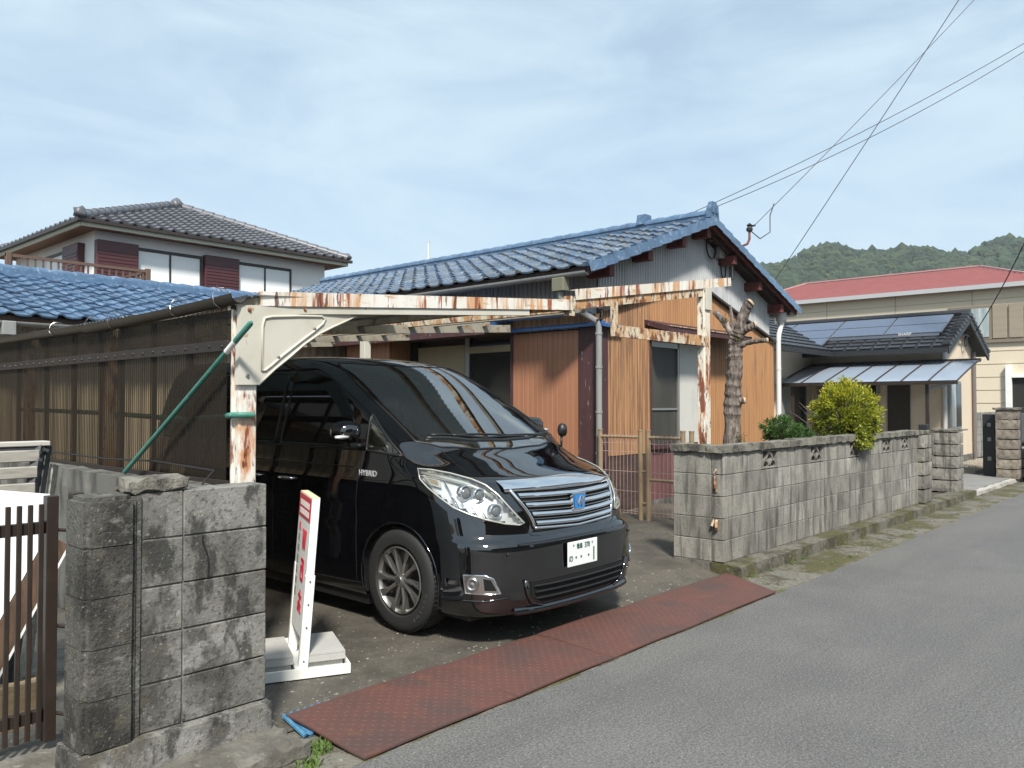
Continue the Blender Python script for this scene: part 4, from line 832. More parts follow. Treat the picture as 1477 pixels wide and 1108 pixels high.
# verge bumps on the street gable
for sx, xe in ((-1, nex0), (1, nex1)):
    m = MB()
    for k in range(10):
        t = (k+.5)/10; p = Vector((xe, nye-.04, nez+.05)).lerp(Vector((nrx, nye-.04, nrz+.05)), t); m.cbox((p.x-.10, p.y-.03, p.z-.06), (p.x+.10, p.y+.16, p.z+.045), .02)
    m.obj('verge_tiles', M['blacktile'], nroof, kind='stuff')
    MB().beam((xe, nye-.02, nez-.08), (nrx, nye-.02, nrz-.10), .04, .17).obj('barge_board', M['blacktrim'], nroof)
MB().tube([(nrx, nye-.05, nrz+.06), (nrx, ny1, nrz+.06)], .09, 10).obj('ridge', M['blacktile'], nroof)
MB().box((nex0-.10, nye-.02, nez-.13), (nex0-.0, ny1, nez-.03)).obj('gutter', M['blacktrim'], nroof)
# left wing roof, slope to the street
wroof = MB().prism([(14.0, 7.45, nez-.06), (14.0, 7.45, nez), (14.0, 10.2, 4.12), (14.0, 12.9, nez), (14.0, 10.2, 4.02)], (9.2, 0, 0)).obj('roof', M['blacktrim'], nb)
flat_rows(wroof, (14.0, 7.45, nez), (22.5, 7.45, nez), (23.2, 10.2, 4.12), (14.0, 10.2, 4.12), 10, M['blacktile'], seg=.32, step=.035)
MB().tube([(14.0, 10.2, 4.18), (23.2, 10.2, 4.18)], .09, 10).obj('ridge', M['blacktile'], wroof)
MB().box((14.0, 7.34, nez-.13), (nex0-.1, 7.44, nez-.03)).obj('gutter', M['blacktrim'], wroof)
# solar panels on the slope facing the tiled house
M['pv'] = mat('solar_cell', (.06, .08, .13), [((.08, .10, .16), 20, .45, .6, .6)], rough=.22, coat=.5)
M['pvframe'] = mat('panel_frame', (.30, .32, .36), rough=.3, metal=.7)
upn = Vector((-(nrz-nez), 0, nrx-nex0)).normalized(); dnn = Vector((-(nrx-nex0), 0, -(nrz-nez))).normalized()
def pv(y0_, y1_, s0, s1):
    """panel between distances s0, s1 down from the ridge"""
    o = Vector((nrx, 0, nrz))+upn*.10
    c = [o+dnn*s+Vector((0, y, 0)) for s, y in ((s0, y0_), (s0, y1_), (s1, y1_), (s1, y0_))]
    m = MB().prism([q-upn*.035 for q in c], upn*.035); t = m.obj('solar_panel', M['pvframe'], nb)
    i = [q.lerp((c[0]+c[2])/2, .03)+upn*.003 for q in c]; MB().prism(i, upn*.004).obj('glass', M['pv'], t)
ys_ = [5.15, 6.45, 7.75, 9.05]
for k in range(3):
    for s0 in (.18, .80): pv(ys_[k], ys_[k+1]-.03, s0, s0+.60)
pv(9.05, 10.35, .18, .78); pv(7.75, 9.02, 1.42, 2.0)
tmS = None
def text_mesh(body_, size, name):
    cu = bpy.data.curves.new(name, 'FONT'); cu.body = body_; cu.size = size; cu.extrude = .0015; cu.align_x = 'CENTER'; cu.align_y = 'CENTER'
    ob = bpy.data.objects.new(name, cu); COL.objects.link(ob); dg = bpy.context.evaluated_depsgraph_get(); me = bpy.data.meshes.new_from_object(ob.evaluated_get(dg)); bpy.data.objects.remove(ob); return me
tmS = text_mesh('SHARP', .10, 'maker_lettering'); tmS.materials.append(M['white'])
pS = Vector((nrx, 5.95, nrz))+upn*.088+dnn*1.415
place('maker_lettering', tmS, nroof, pS, rot=Matrix((Vector((0, -1, 0)), Vector((0, 0, 1)), Vector((-1, 0, 0)))).transposed().to_euler())
for k in range(3): MB().beam(Vector((nrx, 5.2, nrz))+upn*.045+dnn*(.3+.55*k), Vector((nrx, 10.2, nrz))+upn*.045+dnn*(.3+.55*k), .04, .06).obj('panel_rail', M['pvframe'], nroof)
# gable fittings, windows
wnm = MB().cbox((nx0+.25, ny0-.10, .98), (nx0+1.25, ny0+.02, 2.12), .01).obj('window', M['alu'], nb)
MB().box((nx0+.30, ny0-.112, 1.04), (nx0+.72, ny0-.095, 2.06)).obj('pane', mat('curtained_glass', (.30, .34, .34), [((.5, .53, .52), (14, 14, .8), .5, .6, .7)], rough=.08), wnm)
MB().box((nx0+.76, ny0-.112, 1.04), (nx0+1.2, ny0-.095, 2.06)).obj('pane', M['darkglass'], wnm)
MB().box((nx0+.2, ny0-.22, .94), (nx0+1.3, ny0, .975)).obj('sill', M['alu'], wnm)
for px0, px1 in ((1117, 1160), (1180, 1200), (1240, 1268)):
    a, b = atX(px1, 560, nx0).y, atX(px0, 560, nx0).y
    if a > 8.1: continue
    b = min(b, 8.1); w_ = MB().cbox((nx0-.06, a, .75), (nx0+.02, b, 2.2), .01).obj('window', M['alu'], nb); MB().box((nx0-.075, a+.05, .8), (nx0-.058, (a+b)/2-.02, 2.15)).obj('pane', M['darkglass'], w_); MB().box((nx0-.07, (a+b)/2+.02, .8), (nx0-.058, b-.05, 2.15)).obj('pane', mat('pale_glass', (.20, .22, .22), rough=.1), w_)
for px0, px1 in ((1122, 1160),):
    a, b = atY(px0, 560, 8.15).x, atY(px1, 560, 8.15).x; w_ = MB().cbox((a, 8.09, .8), (b, 8.17, 2.2), .01).obj('window', M['alu'], nb)
    MB().box((a+.05, 8.075, .85), ((a+b)/2-.02, 8.092, 2.15)).obj('pane', mat('pale_glass2', (.26, .29, .28), rough=.1), w_); MB().box(((a+b)/2+.02, 8.075, .85), (b-.05, 8.092, 2.15)).obj('pane', M['darkglass'], w_)
dy = atX(1297, 600, nx0).y
MB().cbox((nx0-.05, dy-.25, .1), (nx0+.02, dy+.25, 2.15), .01).obj('door', M['brownmetal'], nb)
MB().tube([(nx1-.05, ny0-.06, 2.9), (nx1-.05, ny0-.06, .05)], .05, 10).obj('downpipe', mat('grey_brown_pipe', (.16, .14, .13), rough=.5), nb)
MB().tube([(nx0-.03, ny0-.05, 2.8), (nx0-.03, ny0-.05, .05)], .05, 10).obj('downpipe', M['whitepvc'], nb)
sp_ = atY(1402, 486, ny0-.15)
MB().beam(sp_, sp_+Vector((-.9, 0, .0)), .03, .03).beam(sp_+Vector((-.5, 0, .08)), sp_+Vector((-.5, 0, -.2)), .03, .03).tube([sp_+Vector((-.5+.12*math.cos(a)+.1, .05, -.14+.12*math.sin(a))) for a in np.linspace(0, 6, 14)], .015, 6).obj('service_bracket', M['wire'], nb)
# curved polycarbonate awning along that house
aw = thing('terrace_awning', (19.4, 6.2, 0), 'curved grey polycarbonate terrace roof on thin brown posts', 'awning')
M['polyc'] = glassy('grey_polycarbonate', (.52, .62, .76), .10, .10, dif=.95)
def aw_pt(t, y): return (20.5-2.15*t, y, 2.56-.54*t**1.12)
ya, yb = 4.32, 8.13; npn = 7
for k in range(npn):
    a, b = ya+(yb-ya)*k/npn, ya+(yb-ya)*(k+1)/npn
    MB().grid([[aw_pt(t, y) for t in np.linspace(0, 1, 12)] for y in (a, b)]).obj('panel', M['polyc'], aw, smooth=True)
for k in range(npn+1):
    y = ya+(yb-ya)*k/npn; MB().tube([Vector(aw_pt(t, y))+Vector((0, 0, .012)) for t in np.linspace(0, 1, 12)], .018, 6).obj('rib', M['brownmetal'], aw)
MB().beam(aw_pt(1, ya-.03), aw_pt(1, yb), .06, .08).obj('front_rail', M['brownmetal'], aw); MB().beam(aw_pt(0, ya), aw_pt(0, yb), .06, .08).obj('wall_rail', M['brownmetal'], aw)
for y in (4.9, 6.15, 7.8):
    MB().cbox((18.45, y-.035, .05), (18.52, y+.035, 2.0), .005).obj('post', M['brownmetal'], aw)
MB().beam((18.5, 4.9, 1.9), (20.5, 4.9, 2.05), .04, .05).obj('brace', M['brownmetal'], aw)
# ---------------------------------------------------------------- neighbour's frontage
ft = thing('gate_pillar', (15.1, 3.7, .1), 'short rough faced block pillar beside the black gate post', 'pillar')
bp2 = rough_box((-.21, -.22, -.094), (.21, .22, .094), .05, .004, .009).mesh('pillar_block', M['block'])
for r in range(5): place('pillar_block', bp2, ft, (15.12, 3.73, .20+.2*r))
rough_box((14.9, 3.50, 1.105), (15.34, 3.96, 1.15), .08, .006, .015).obj('coping_stone', M['coping'], ft)
gp2 = thing('gate_post', (15.2, 4.06, .1), 'black metal gate post standing against the rough pillar', 'gate post')
MB().cbox((15.05, 4.0, .05), (15.19, 4.14, 1.22), .006).obj('post', M['blacktrim'], gp2); MB().cbox((15.15, 4.14, 1.0), (15.2, 4.6, 1.1), .005).obj('rail', M['blacktrim'], gp2)
MB().grid([[(x, y, .055) for x in (15.46, 30)] for y in (3.42, 8.2)]).obj('forecourt', M['concrete_old'], kind='structure')
pvm = mat('grey_paving', (.22, .215, .205), [((.16, .155, .15), 3, .45, .65, .6), ((.30, .29, .27), 18, .6, .7, .5)], rough=.85)
pav = thing('stone_paving', (17.3, 3.9, .05), 'grey paving stones in front of the beige house gateway', 'paving')
for i in range(7):
    for j in range(2): MB().cbox((15.5+i*.56, 3.50+j*.46, .05), (16.05+i*.56, 3.955+j*.46, .085), .006).obj('paving_stone', pvm, pav)
rough_box((15.47, 3.36, .0), (19.4, 3.49, .08), .2, .006, .015).obj('edging', mat('pale_edging', (.42, .40, .36), [((.22, .2, .17), 7, .5, .65, .7)], rough=.9), pav)
gv = MB()
for k in range(1500):
    x, y, r = random.uniform(19.6, 24.5), random.uniform(4.3, 5.0), random.uniform(.02, .05); gv.add([(x-r, y, .16), (x, y-r, .16), (x+r, y, .16), (x, y+r, .16), (x, y, .16+r)], [(0, 1, 4), (1, 2, 4), (2, 3, 4), (3, 0, 4)])
gv.box((19.55, 4.25, .05), (25, 5.03, .158)); gv.obj('gravel', mat('beige_gravel', (.33, .30, .24), [((.2, .18, .15), 30, .45, .6, .7)], rough=.9), kind='stuff', label='beige gravel bed at the foot of the beige house', category='gravel')
rp = thing('gate_pillar', (19.1, 3.5, .05), 'brown split block gate pillar with black panel fence by the road', 'pillar')
bp3 = rough_box((-.2, -.2, -.094), (.2, .2, .094), .05, .004, .009).mesh('pillar_block', mat('brown_split_block', (.27, .235, .19), [((.13, .11, .09), 8, .45, .6, .8), ((.36, .33, .28), 20, .58, .7, .6)], rough=.9, bump=[(50, .6, .008)], rand=.15))
for r in range(7): place('pillar_block', bp3, rp, (18.98, 3.52, .16+.2*r))
rough_box((18.74, 3.28, 1.455), (19.22, 3.76, 1.50), .08, .005, .012).obj('coping_stone', M['coping'], rp)
for k in range(8):
    for r in range(3): place('pillar_block', bp3, rp, (19.40+.4*k, 3.42, .16+.2*r))
MB().cbox((19.2, 3.40, .78), (22.6, 3.46, 1.38), .01).obj('fence_panel', mat('charcoal_panel', (.05, .052, .055), rough=.4), rp)
bg2 = thing('gate_post', (19.3, 3.95, .05), 'tall black gate post beside the brown split block pillar', 'gate post')
MB().cbox((19.12, 3.80, .05), (19.24, 4.02, 1.36), .006).obj('post', M['blacktrim'], bg2)
for z in (.4, .8, 1.1): MB().cbox((19.10, 3.86, z), (19.12, 3.93, z+.08), .004).obj('latch', M['alu'], bg2)
wk = thing('block_wall', (27, 5.2, 0), 'stained grey block wall behind the gravel bed', 'wall')
for i in range(10):
    for r in range(6): place('block', bX, wk, (23.75+.4*i, 5.3, .25+.2*r))
MB().box((23.56, 5.27, 0), (27.54, 5.35, 1.30)).obj('mortar', M['mortar'], wk)
# ---------------------------------------------------------------- large cream building with the red roof
bb = thing('cream_building', (41, 10.5, 0), 'large cream two storey building with low red hip roof', 'building')
M['creamwall'] = mat('cream_panel', (.66, .575, .44), [((.61, .53, .405), (.6, .6, .3), .5, .7, .5)], rough=.8)
M['redroof'] = mat('red_metal_roof', (.36, .145, .14), [((.31, .12, .115), (2, 2, 2), .45, .65, .5)], rough=.55)
bxx, by0, by1, bez = 37.3, 5.2, 19.0, 6.42
MB().box((bxx+.3, by0+.3, 0), (48, by1-.3, bez-.05)).obj('wall', M['creamwall'], bb)
for k in range(12):
    z = .55+.53*k
    if z < bez-.2: MB().box((bxx+.285, by0+.28, z), (bxx+.302, by1-.28, z+.02)).obj('panel_joint', mat('joint_cream', (.42, .34, .22), rough=.8) if k == 0 else bpy.data.materials['joint_cream'], bb)
for y in (8.2, 11.2, 14.2): MB().box((bxx+.283, y, 0), (bxx+.302, y+.025, bez-.1)).obj('panel_joint', bpy.data.materials['joint_cream'], bb)
rz1 = 7.7
rr = MB().add([(bxx, by0, bez), (bxx, by1, bez), (48.3, by1, bez), (48.3, by0, bez), (40.8, by0+3.4, rz1), (40.8, by1-2.5, rz1), (44.8, by1-2.5, rz1), (44.8, by0+3.4, rz1)], [(0, 4, 5, 1), (1, 5, 6, 2), (2, 6, 7, 3), (3, 7, 4, 0), (4, 7, 6, 5)]).obj('roof', M['redroof'], bb)
rows = MB()
A_, B_, C_, D_ = Vector((bxx, by0, bez)), Vector((bxx, by1, bez)), Vector((40.8, by1-2.5, rz1)), Vector((40.8, by0+3.4, rz1))
for k in range(14):
    t = k/14; p, q = A_.lerp(D_, t), B_.lerp(C_, t); rows.beam(p+Vector((0, 0, .02)), q+Vector((0, 0, .02)), .05, .05)
A2, B2, D2 = Vector((48.3, by0, bez)), A_, D_
for k in range(14):
    t = k/14; p, q = A_.lerp(D_, t), Vector((48.3, by0, bez)).lerp(Vector((44.8, by0+3.4, rz1)), t); rows.beam(p+Vector((0, 0, .02)), q+Vector((0, 0, .02)), .05, .05)
rows.obj('roof_courses', M['redroof'], rr, kind='stuff')
MB().box((bxx-.12, by0-.12, bez-.16), (bxx, by1, bez+.02)).box((bxx, by0-.12, bez-.16), (48.4, by0-.001, bez+.02)).obj('gutter', mat('pale_grey_gutter', (.42, .43, .44), rough=.45), rr)
for p, q in ((A_, D_), (D_, C_), (B_, C_)): MB().beam(p+Vector((0, 0, .05)), q+Vector((0, 0, .05)), .14, .06).obj('hip_cap', mat('pale_red_cap', (.42, .25, .25), rough=.5) if 'pale_red_cap' not in bpy.data.materials else bpy.data.materials['pale_red_cap'], rr)
def by(px): return atX(px, 460, bxx+.3).y
za, zb = atX(1415, 491, bxx+.3).z, atX(1415, 441, bxx+.3).z
wb2 = MB().cbox((bxx+.22, by(1431), za), (bxx+.32, by(1368), zb), .02).obj('window', mat('brown_frame', (.20, .165, .125), rough=.5), bb)
MB().box((bxx+.19, by(1427), za+.12), (bxx+.225, by(1402), zb-.12)).obj('pane', mat('curtain_glass', (.30, .36, .36), [((.55, .6, .58), (1, 12, .5), .5, .6, .8), ((.10, .13, .13), (1, 9, .5), .58, .66, .8)], rough=.08), wb2)
MB().box((bxx+.19, by(1400), za+.12), (bxx+.225, by(1372), zb-.12)).obj('pane', M['darkglass'], wb2)
for k in range(4):
    a, b = by(1454+k*24), by(1432+k*24)
    MB().cbox((bxx+.2, a+.03, za+.05), (bxx+.31, b, zb), .01).obj('taupe_panel', mat('taupe_panel', (.30, .25, .195), [((.26, .215, .165), (1, 1, 9), .48, .55, .5)], rough=.7) if 'taupe_panel' not in bpy.data.materials else bpy.data.materials['taupe_panel'], bb)
MB().box((bxx+.18, by(1560), za-.12), (bxx+.31, by(1368), za-.0)).obj('sill_band', bpy.data.materials['brown_frame'], bb)
g0, g1 = by(1500), by(1458); gz = atX(1470, 545, bxx+.3).z
MB().box((bxx+.27, g0, 0), (bxx+.305, g1, gz)).obj('garage_shade_sheet', mat('garage_shade', (.02, .019, .018), rough=.9), bb)  # near-black sheet on the wall paints the shade inside the garage
MB().cbox((bxx+.1, by(1459), 0), (bxx+.3, by(1450), gz+.5), .01).obj('white_pilaster', M['white'], bb)
MB().cbox((bxx+.1, g0, gz), (bxx+.3, g1, gz+.12), .01).obj('garage_head', M['white'], bb)
# ---------------------------------------------------------------- wooded hill
RID = [(900, 420), (1000, 405), (1060, 398), (1100, 383), (1150, 362), (1200, 349), (1260, 352), (1300, 358), (1340, 364), (1390, 358), (1430, 345), (1477, 337), (1560, 318), (1700, 330), (1850, 400)]
def ridge_h(px):
    for (a, ya_), (b, yb_) in zip(RID, RID[1:]):
        if a <= px <= b: t = (px-a)/(b-a); t = t*t*(3-2*t)*.5+t*.5; return ya_+(yb_-ya_)*t+11
    return 420
DH = 420.0; P = []
hb = []
for px in np.linspace(905, 1845, 110):
    top = CAM+ray(px, ridge_h(px))*DH; ht = top.z; row = []
    dirn = Vector((top.x, top.y, 0)).normalized()
    for k in range(26):
        t = k/25; d_ = -190+ t*330; hgt = ht*(sm((t)/.575) if t < .575 else 1-.9*sm((t-.575)/.425))*(1+.05*math.sin(px*.05+t*9)*(1-t)) 
        if t < .56: hgt += ht*.10*math.sin(px*.024+2*t)*math.sin(t/.56*3.14)
        p = Vector((top.x, top.y, 0))+dirn*d_; row.append((p.x, p.y, max(-1, hgt)-1))
    P.append(row)
M['forest'] = mat('forest_floor', (.03, .055, .022), [((.02, .035, .016), .05, .4, .6, .7)], rough=1)
MB().grid(P).obj('hill', M['forest'], smooth=True, kind='structure')
fo = MB(); bm = bmesh.new(); bmesh.ops.create_icosphere(bm, subdivisions=1, radius=1); iv = [v.co.copy() for v in bm.verts]; ifc = [[v.index for v in f.verts] for f in bm.faces]; bm.free()
nr = len(P)
for k in range(17000):
    i, j = random.uniform(20, nr-1.01), random.uniform(1, 16.5)*1.0; i0, j0 = int(i), int(j); u, v = i-i0, j-j0
    p = Vector(P[i0][j0])*(1-u)*(1-v)+Vector(P[i0+1][j0])*u*(1-v)+Vector(P[i0][j0+1])*(1-u)*v+Vector(P[i0+1][j0+1])*u*v
    r = random.uniform(.8, 2.3)*(1.7 if random.random() < .12 else 1); h = r*random.uniform(.7, 1.25)
    fo.add([(p.x+q.x*r*random.uniform(.7, 1.2), p.y+q.y*r*random.uniform(.7, 1.2), p.z+.5+q.z*h*random.uniform(.7, 1.25)) for q in iv], ifc)
M['canopy'] = mat('forest_canopy', (.030, .055, .026), [((.012, .026, .014), .06, .42, .56, .85), ((.062, .085, .028), .22, .53, .62, .8), ((.075, .07, .03), .35, .62, .68, .6), ((.022, .045, .028), 1.2, .5, .7, .6)], rough=1, bump=[(1.3, .8, .6)])
fo.obj('woodland', M['canopy'], kind='stuff', label='dense green woodland covering the distant hill', category='woodland')
# ---------------------------------------------------------------- overhead wires and the pole that carries them
PX_, PY_ = 18.75, 2.80
pl = thing('utility_pole', (PX_, PY_, 0), 'grey concrete utility pole carrying the overhead wires at the roadside', 'utility pole')
MB().tube([(PX_, PY_, 0), (PX_, PY_, 13.0)], [.17, .10], 16).obj('shaft', M['concrete_old'], pl, smooth=40)
for z in (12.5, 10.9, 8.9): MB().cbox((PX_-.05, PY_-.5, z-.04), (PX_+.05, PY_+.22, z+.04), .005).obj('cross_arm', M['alu'], pl)
def at_pole(px, py):
    d = ray(px, py); k = PX_/d.x; return CAM+d*k
def wire(p, q, sag, r, label):
    p, q = Vector(p), Vector(q); pts = [p.lerp(q, t)-Vector((0, 0, sag*4*t*(1-t))) for t in np.linspace(0, 1, 24)]
    MB().tube(pts, r, 5).obj('overhead_wire', M['wire'], base=tuple(p), label=label, category='wire', group='overhead wires')
def extend(pa, Da, pb, Db): return CAM+ray(*pa)*Da, CAM+ray(*pb)*Db
DP = FW.dot(Vector((PX_, PY_, 0)))
e = CAM+ray(1500, 47)*DP; s_ = CAM+ray(985, 313)*14.6
MB().tube([(s_.x, s_.y, roofz(s_.x)-.02), s_+Vector((0, 0, .05))], .025, 8).obj('wire_mast', M['alu'], hs)
wire(s_, (PX_, PY_+.2, e.z), .12, .0065, 'upper of two parallel wires from the blue roof ridge to the pole')
e = CAM+ray(1500, 55)*DP; wire(s_-Vector((0, 0, .05)), (PX_, PY_+.2, e.z-.05), .2, .0065, 'lower of two parallel wires from the blue roof ridge to the pole')
ins = m2+Vector((.15, -.02, .08))
e = CAM+ray(1500, -113)*DP
wire(ins, (PX_, PY_, e.z), .06, .006, 'thin service wire from the gable bracket to the pole')
MB().tube([m2+Vector((0, 0, -.02)), ins+Vector((.10, -.05, -.22)), ins+Vector((.34, -.12, -.08)), ins+Vector((.30, -.14, .20)), ins+Vector((.42, -.16, .42))], .009, 5).obj('service_cable', M['wire'], hs, smooth=True)
e = CAM+ray(1500, -215)*DP
n0 = Vector((17.2, 8.0, 3.0)); d0 = ray(1118, 404); n0 = CAM+d0*17.5
wire(n0, (PX_, PY_-.2, e.z), .05, .008, 'long dark wire rising steeply from the solar house roof to the pole')
MB().tube([n0, (n0.x, n0.y, 3.3)], .02, 6).obj('wire_mast', M['alu'], nb)
wire(sp_, (PX_, PY_+.3, 4.9), .1, .012, 'service wire sagging to the gable of the solar house')

hz = mat('haze_air', (1, 1, 1)); hz.node_tree.nodes.clear(); ho = N(hz.node_tree, 'ShaderNodeOutputMaterial'); hv = N(hz.node_tree, 'ShaderNodeVolumePrincipled')
hv.inputs['Color'].default_value = (.86, .92, 1.0, 1); hv.inputs['Density'].default_value = .00032; hz.node_tree.links.new(hv.outputs[0], ho.inputs['Volume'])
MB().box((-420, -420, -3.2), (930, 930, 125)).obj('haze', hz, kind='stuff', label='thin pale summer haze in the air over the street and hill', category='haze')
# ---------------------------------------------------------------- tan mesh fence and gate between carport and garden
M['tan'] = mat('tan_powder_coat', (.27, .20, .12), [((.20, .15, .09), 9, .5, .68, .6)], rough=.5)
M['wiremesh'] = mat('faded_pink_wire', (.42, .30, .26), [((.30, .21, .17), 9, .5, .66, .6)], rough=.5)
GX = 8.72
def mesh_panel(parent, y0, y1, zb, zt, roll_top=True):
    wv = MB()
    n = int((y1-y0)/.055)
    for k in range(n+1):
        y = y0+(y1-y0)*k/n; pts = [(GX, y, zb), (GX, y, zt-.07)]
        if roll_top: pts += [(GX-.03, y, zt-.02), (GX-.01, y, zt+.01), (GX+.025, y, zt-.02), (GX, y, zt-.06)]
        MB().tube(pts, .0028, 5).obj('mesh_wire', M['wiremesh'], parent)
    for z in (zb+.02, zb+.05, zb+.30, zb+.55, zb+.80, zt-.10, zt-.02): MB().tube([(GX, y0, z), (GX, y1, z)], .0032, 5).obj('mesh_wire', M['wiremesh'], parent)
fy = [atX(866, 640, GX).y, atX(924, 640, GX).y, atX(935, 640, GX).y, atX(985, 640, GX).y]
fn = thing('mesh_fence', (GX, (fy[0]+fy[1])/2, .08), 'tan wire mesh fence panel between the van and the house corner', 'fence')
for y in fy[:2]:
    MB().tube([(GX, y, .06), (GX, y, 1.225)], .030, 12).tube([(GX, y, 1.225), (GX, y, 1.245)], .034, 12).obj('post', M['tan'], fn, smooth=40)
mesh_panel(fn, fy[1]+.03, fy[0]-.03, .16, 1.17)
MB().tube([(GX, fy[1], 1.15), (GX, fy[0], 1.15)], .018, 8).obj('rail', M['tan'], fn)
g2 = thing('mesh_gate', (GX, (fy[2]+fy[3])/2, .08), 'tan wire mesh garden gate beside the long block wall', 'gate')
for y in (fy[2], fy[3], fy[3]-.12):
    MB().tube([(GX, y, .06), (GX, y, 1.225)], .030, 12).tube([(GX, y, 1.225), (GX, y, 1.245)], .034, 12).obj('post', M['tan'], g2, smooth=40)
mesh_panel(g2, fy[3]+.03, fy[2]-.03, .16, 1.17)
for z in (1.15, .62): MB().tube([(GX, fy[2], z), (GX, fy[3], z)], .018, 8).obj('rail', M['tan'], g2)
for z in (.95, .72, .32): MB().tube([(GX-.002, fy[1], z), (GX-.002, fy[2], z)], .012, 8).obj('hinge', M['tan'], g2)
# ---------------------------------------------------------------- pruned tree trunk
tr = thing('pruned_tree', (9.25, 4.64, .08), 'bare pruned grey tree trunk with sawn branch stubs behind the block wall', 'tree')
M['bark'] = mat('grey_bark', (.19, .16, .14), [((.085, .062, .05), (22, 22, 5), .45, .57, .85), ((.38, .32, .27), (14, 14, 3), .54, .64, .7), ((.05, .04, .03), (45, 45, 12), .56, .62, .8)], rough=.95, bump=[((24, 24, 8), .9, .03), (60, .5, .01)])
M['cutwood'] = mat('sawn_wood', (.46, .35, .24), [((.32, .23, .15), 20, .5, .65, .6)], rough=.85)
def T(px, py): return atX(px, py, 9.25)
def limb(pts, rad, seg=22, n=26):
    """smooth lumpy tapering limb"""
    q = []; r = []
    for i in range(len(pts)-1):
        for k in range(n//(len(pts)-1)):
            t = k/(n//(len(pts)-1)); q.append(Vector(pts[i]).lerp(Vector(pts[i+1]), t)); r.append((rad[i]*(1-t)+rad[i+1]*t)*(1+.06*math.sin(7.1*len(q))+jit(.05)))
    q.append(Vector(pts[-1])); r.append(rad[-1]); m = MB(); m.tube(q, r, seg)
    from mathutils import noise as nz
    out = []
    for i, (x, y, z) in enumerate(m.v):
        ri = i//seg
        if ri < len(q):
            cc = q[ri]; d_ = Vector((x, y, z))-cc; rr_ = r[ri]; k = 1+.13*nz.noise(Vector((d_.x/rr_*1.6, d_.y/rr_*1.6, z*5)))+.10*nz.noise(Vector((d_.x/rr_*4, d_.y/rr_*4, z*14))); p_ = cc+d_*k; out.append((p_.x, p_.y, p_.z))
        else: out.append((x, y, z))
    m.v = out; return m
tb = T(1057, 640); base = Vector((tb.x, tb.y, .05))
limb([base, T(1056, 600), T(1058, 560), T(1061, 520), T(1060, 492), T(1066, 478)], [.115, .10, .098, .085, .080, .075], 30, 110).obj('trunk', M['bark'], tr, smooth=True)
for pts, rad in (([T(1064, 486), T(1069, 465), T(1076, 445), T(1082, 438)], [.07, .066, .06, .055]), ([T(1060, 485), T(1050, 472), T(1043, 462), T(1031, 450)], [.06, .045, .045, .035]),
                 ([T(1066, 482), T(1078, 474), T(1088, 469)], [.055, .045, .04]), ([T(1065, 500), T(1076, 495), T(1092, 492), T(1105, 491)], [.05, .034, .032, .028]), ([T(1058, 480), T(1056, 460), T(1053, 440)], [.04, .022, .014]),
                 ([T(1055, 523), T(1049, 515)], [.04, .026]), ([T(1062, 578), T(1072, 578)], [.05, .04]), ([T(1058, 572), T(1050, 575)], [.05, .03]), ([T(1073, 440), T(1077, 431)], [.018, .01])):
    o = limb(pts, rad, 20, 36 if len(pts) > 2 else 8).obj('branch_stub', M['bark'], tr, smooth=True)
for px, py, r, dx, dz in ((1083, 437, .056, .6, .5), (1089, 468.5, .042, .9, .2), (1106, 491, .03, 1, .0), (1073, 578, .041, 1, 0)):
    p = T(px, py); d = RT*dx+Vector((0, 0, dz)); d.normalize(); MB().tube([p-d*.012, p+d*.012], r, 12).obj('sawn_end', M['cutwood'], tr)
lf = MB()
def leaf(mb, p, d, u, l, w):
    d = d.normalized(); s = d.cross(u)
    if s.length < 1e-3: s = d.cross(Vector((1, 0, 0)))
    s.normalize(); n = s.cross(d); b = len(mb.v)
    mb.v += [tuple(p), tuple(p+d*l*.45+s*w*.5+n*l*.05), tuple(p+d*l), tuple(p+d*l*.45-s*w*.5+n*l*.05)]; mb.f.append((b, b+1, b+2, b+3))
def rvec():
    while True:
        v = Vector((jit(1), jit(1), jit(1)))
        if .05 < v.length < 1: return v.normalized()
for c, n in ((T(1062, 488), 120), (T(1044, 463), 40), (T(1065, 633), 60)):
    for k in range(n): leaf(lf, c+rvec()*random.random()*.09-Vector((.05, .05, 0)), rvec()+Vector((0, 0, -.3)), rvec(), random.uniform(.02, .05), .012)
lf.obj('sprouts', mat('olive_moss', (.09, .085, .025), [((.05, .055, .018), 30, .45, .6, .8)], rough=.9), tr, kind='stuff')
# ---------------------------------------------------------------- shrubs
def shrub(name, c, rx, rz_, n, mats, label, lsz, nclump, base_z, conif=False):
    t = thing(name, (c.x, c.y, base_z), label, 'shrub')
    stem = MB(); stem.tube([(c.x, c.y, base_z), (c.x+.02, c.y, base_z+.3), (c.x, c.y, c.z)], [.05, .04, .02], 8)
    cl = []
    for k in range(nclump):
        d = rvec(); rr_ = random.random()**.33
        p = c+Vector((d.x*rx*rr_, d.y*rx*rr_, d.z*rz_*rr_*(1.0 if d.z > 0 else .9))); cl.append(p)
        if k % 3 == 0: stem.tube([c+Vector((0, 0, -rz_*.5)), p], [.012, .004], 5)
    stem.obj('stem', M['bark'], t)
    ms = [MB() for _ in mats]
    for k in range(n):
        p = random.choice(cl); s = rx*.20; q = p+rvec()*random.random()*s
        out = (q-c); out = out.normalized() if out.length > .01 else rvec()
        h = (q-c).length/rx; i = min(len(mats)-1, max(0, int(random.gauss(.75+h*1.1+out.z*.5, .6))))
        leaf(ms[i], q, out+rvec()*.8+Vector((0, 0, .35)), rvec(), lsz*random.uniform(.6, 1.3), lsz*.42)
    for m_, mt in zip(ms, mats):
        if m_.v: m_.obj('foliage', mt, t, kind='stuff')
